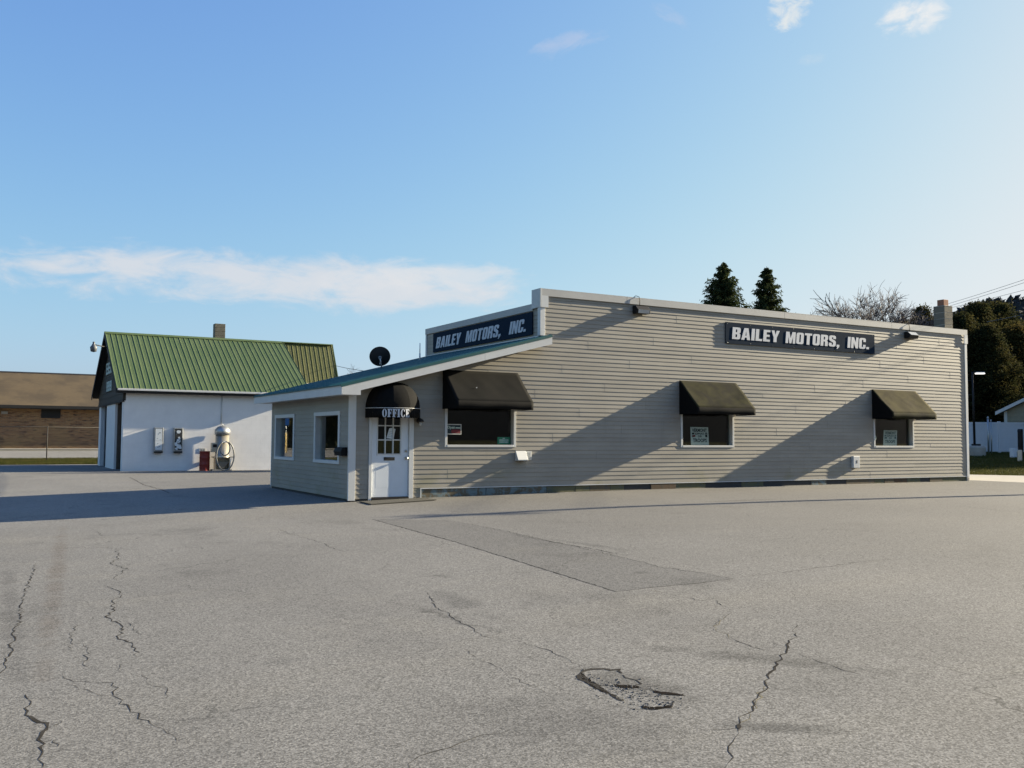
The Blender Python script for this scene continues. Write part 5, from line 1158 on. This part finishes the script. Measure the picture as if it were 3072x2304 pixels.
cA = crown_tree('evergreen_tree', 10.5, 3.3, .8, 41, M['cedar'], 900, 64, .085, .75, .36)
cB = crown_tree('evergreen_tree', 9.5, 3.3, .6, 57, M['cedar'], 900, 64, .085, .62, .38)
cC = crown_tree('evergreen_tree', 9.0, 3.2, .6, 77, M['cedar_brown'], 900, 62, .08, .66, .36)
place(cA, 2932, 892, 71, 0, .5, 'tall dark evergreen just right of the building corner', 'evergreen tree', GR, 1.3)
place(cB, 2990, 897, 73, 0, 1.5, 'tall dark evergreen with a ragged top behind the tan house', 'evergreen tree', GR, 1.3)
place(cC, 3048, 962, 69, 0, 2.5, 'olive brown evergreen at the picture edge above the tan house', 'evergreen tree', GR, 1.3)
place(copy_tree(cB), 2880, 930, 68, 0, 3.9, 'dark evergreen hidden partly by the chimney', 'evergreen tree', GR, 1.3)
place(copy_tree(cA), 2765, 905, 72, 0, 4.2, 'small round evergreen left of the chimney', 'evergreen tree', GR)
place(copy_tree(cC), 2712, 945, 74, 0, 1.1, 'low evergreen between the birch and the chimney', 'evergreen tree', GR)
place(copy_tree(cC), 2815, 940, 78, 0, .1, 'olive evergreen directly behind the chimney', 'evergreen tree', GR)
place(copy_tree(cB), 3120, 985, 70, 0, 5.1, 'evergreen cut by the picture edge', 'evergreen tree', GR, 1.3)
place(copy_tree(cA), 2962, 960, 66, 0, 2.9, 'lower dark evergreen filling the gap behind the lamp post', 'evergreen tree', GR, 1.3)
OUT = 'dark tree standing outside the view, shading the white fence'
for i, (x, y, s) in enumerate([(45, 6.0, 1.0), (49, 9.5, 1.05), (55, 12.5, 1.15), (58, 6, 1.15), (63, 15, 1.3)]): stand(copy_tree((cA, cB, cC)[i % 3]), x, y, s, i*1.3, OUT, 'evergreen tree', 'trees right of the view')
REF = 'dark tree standing outside the view, mirrored in the side windows'
for i, (x, y, s) in enumerate([(-12.5, 62, 1.0), (-16, 60, 1.1), (-20, 61, 1.0), (-24, 63, 1.2), (-28.5, 60, 1.1), (-33, 62, 1.2), (-38, 60, 1.1), (-14, 70, 1.3), (-22, 71, 1.4), (-31, 72, 1.4)]): stand(copy_tree((cA, cB, cC)[i % 3]), x, y, s, i*.9, REF, 'evergreen tree', 'trees left of the view')
# rough grass along the strips
def tufts(name, spots, seed, h, label):
    rng = np.random.default_rng(seed); P = np.array([(x, y, gz(x, y)) for x, y in spots]); n = len(P); a = rng.uniform(0, 6.28, n); hh = h*rng.uniform(.4, 1.2, n)
    d = np.stack([np.cos(a), np.sin(a), 0*a], 1); lean = rng.normal(size=(n, 3))*np.array([.4, .4, 0])*hh[:, None]
    V = np.stack([P-d*.012, P+d*.012, P+lean+np.stack([0*a, 0*a, hh], 1)], 1).reshape(-1, 3)
    return tag(np_mesh(name, V, 3, M['grass_blade']), label, 'grass', kind='stuff')
M['grass_blade'] = m_leaf('grass_blades', (.06, .07, .02), (.11, .098, .034))
rgn = np.random.default_rng(2)
tufts('grass', [(x, y) for x, y in zip(rgn.uniform(-8, 0, 26000), rgn.uniform(34.0, 37.9, 26000))], 3, .12, 'short rough grass along the chain link fence')
sp = [(x, y) for x, y in zip(rgn.uniform(22, 42, 60000), rgn.uniform(1.5, 16, 60000)) if .82*x+.57*y > 23.05]
tufts('grass', sp, 4, .10, 'short grass beyond the concrete apron')
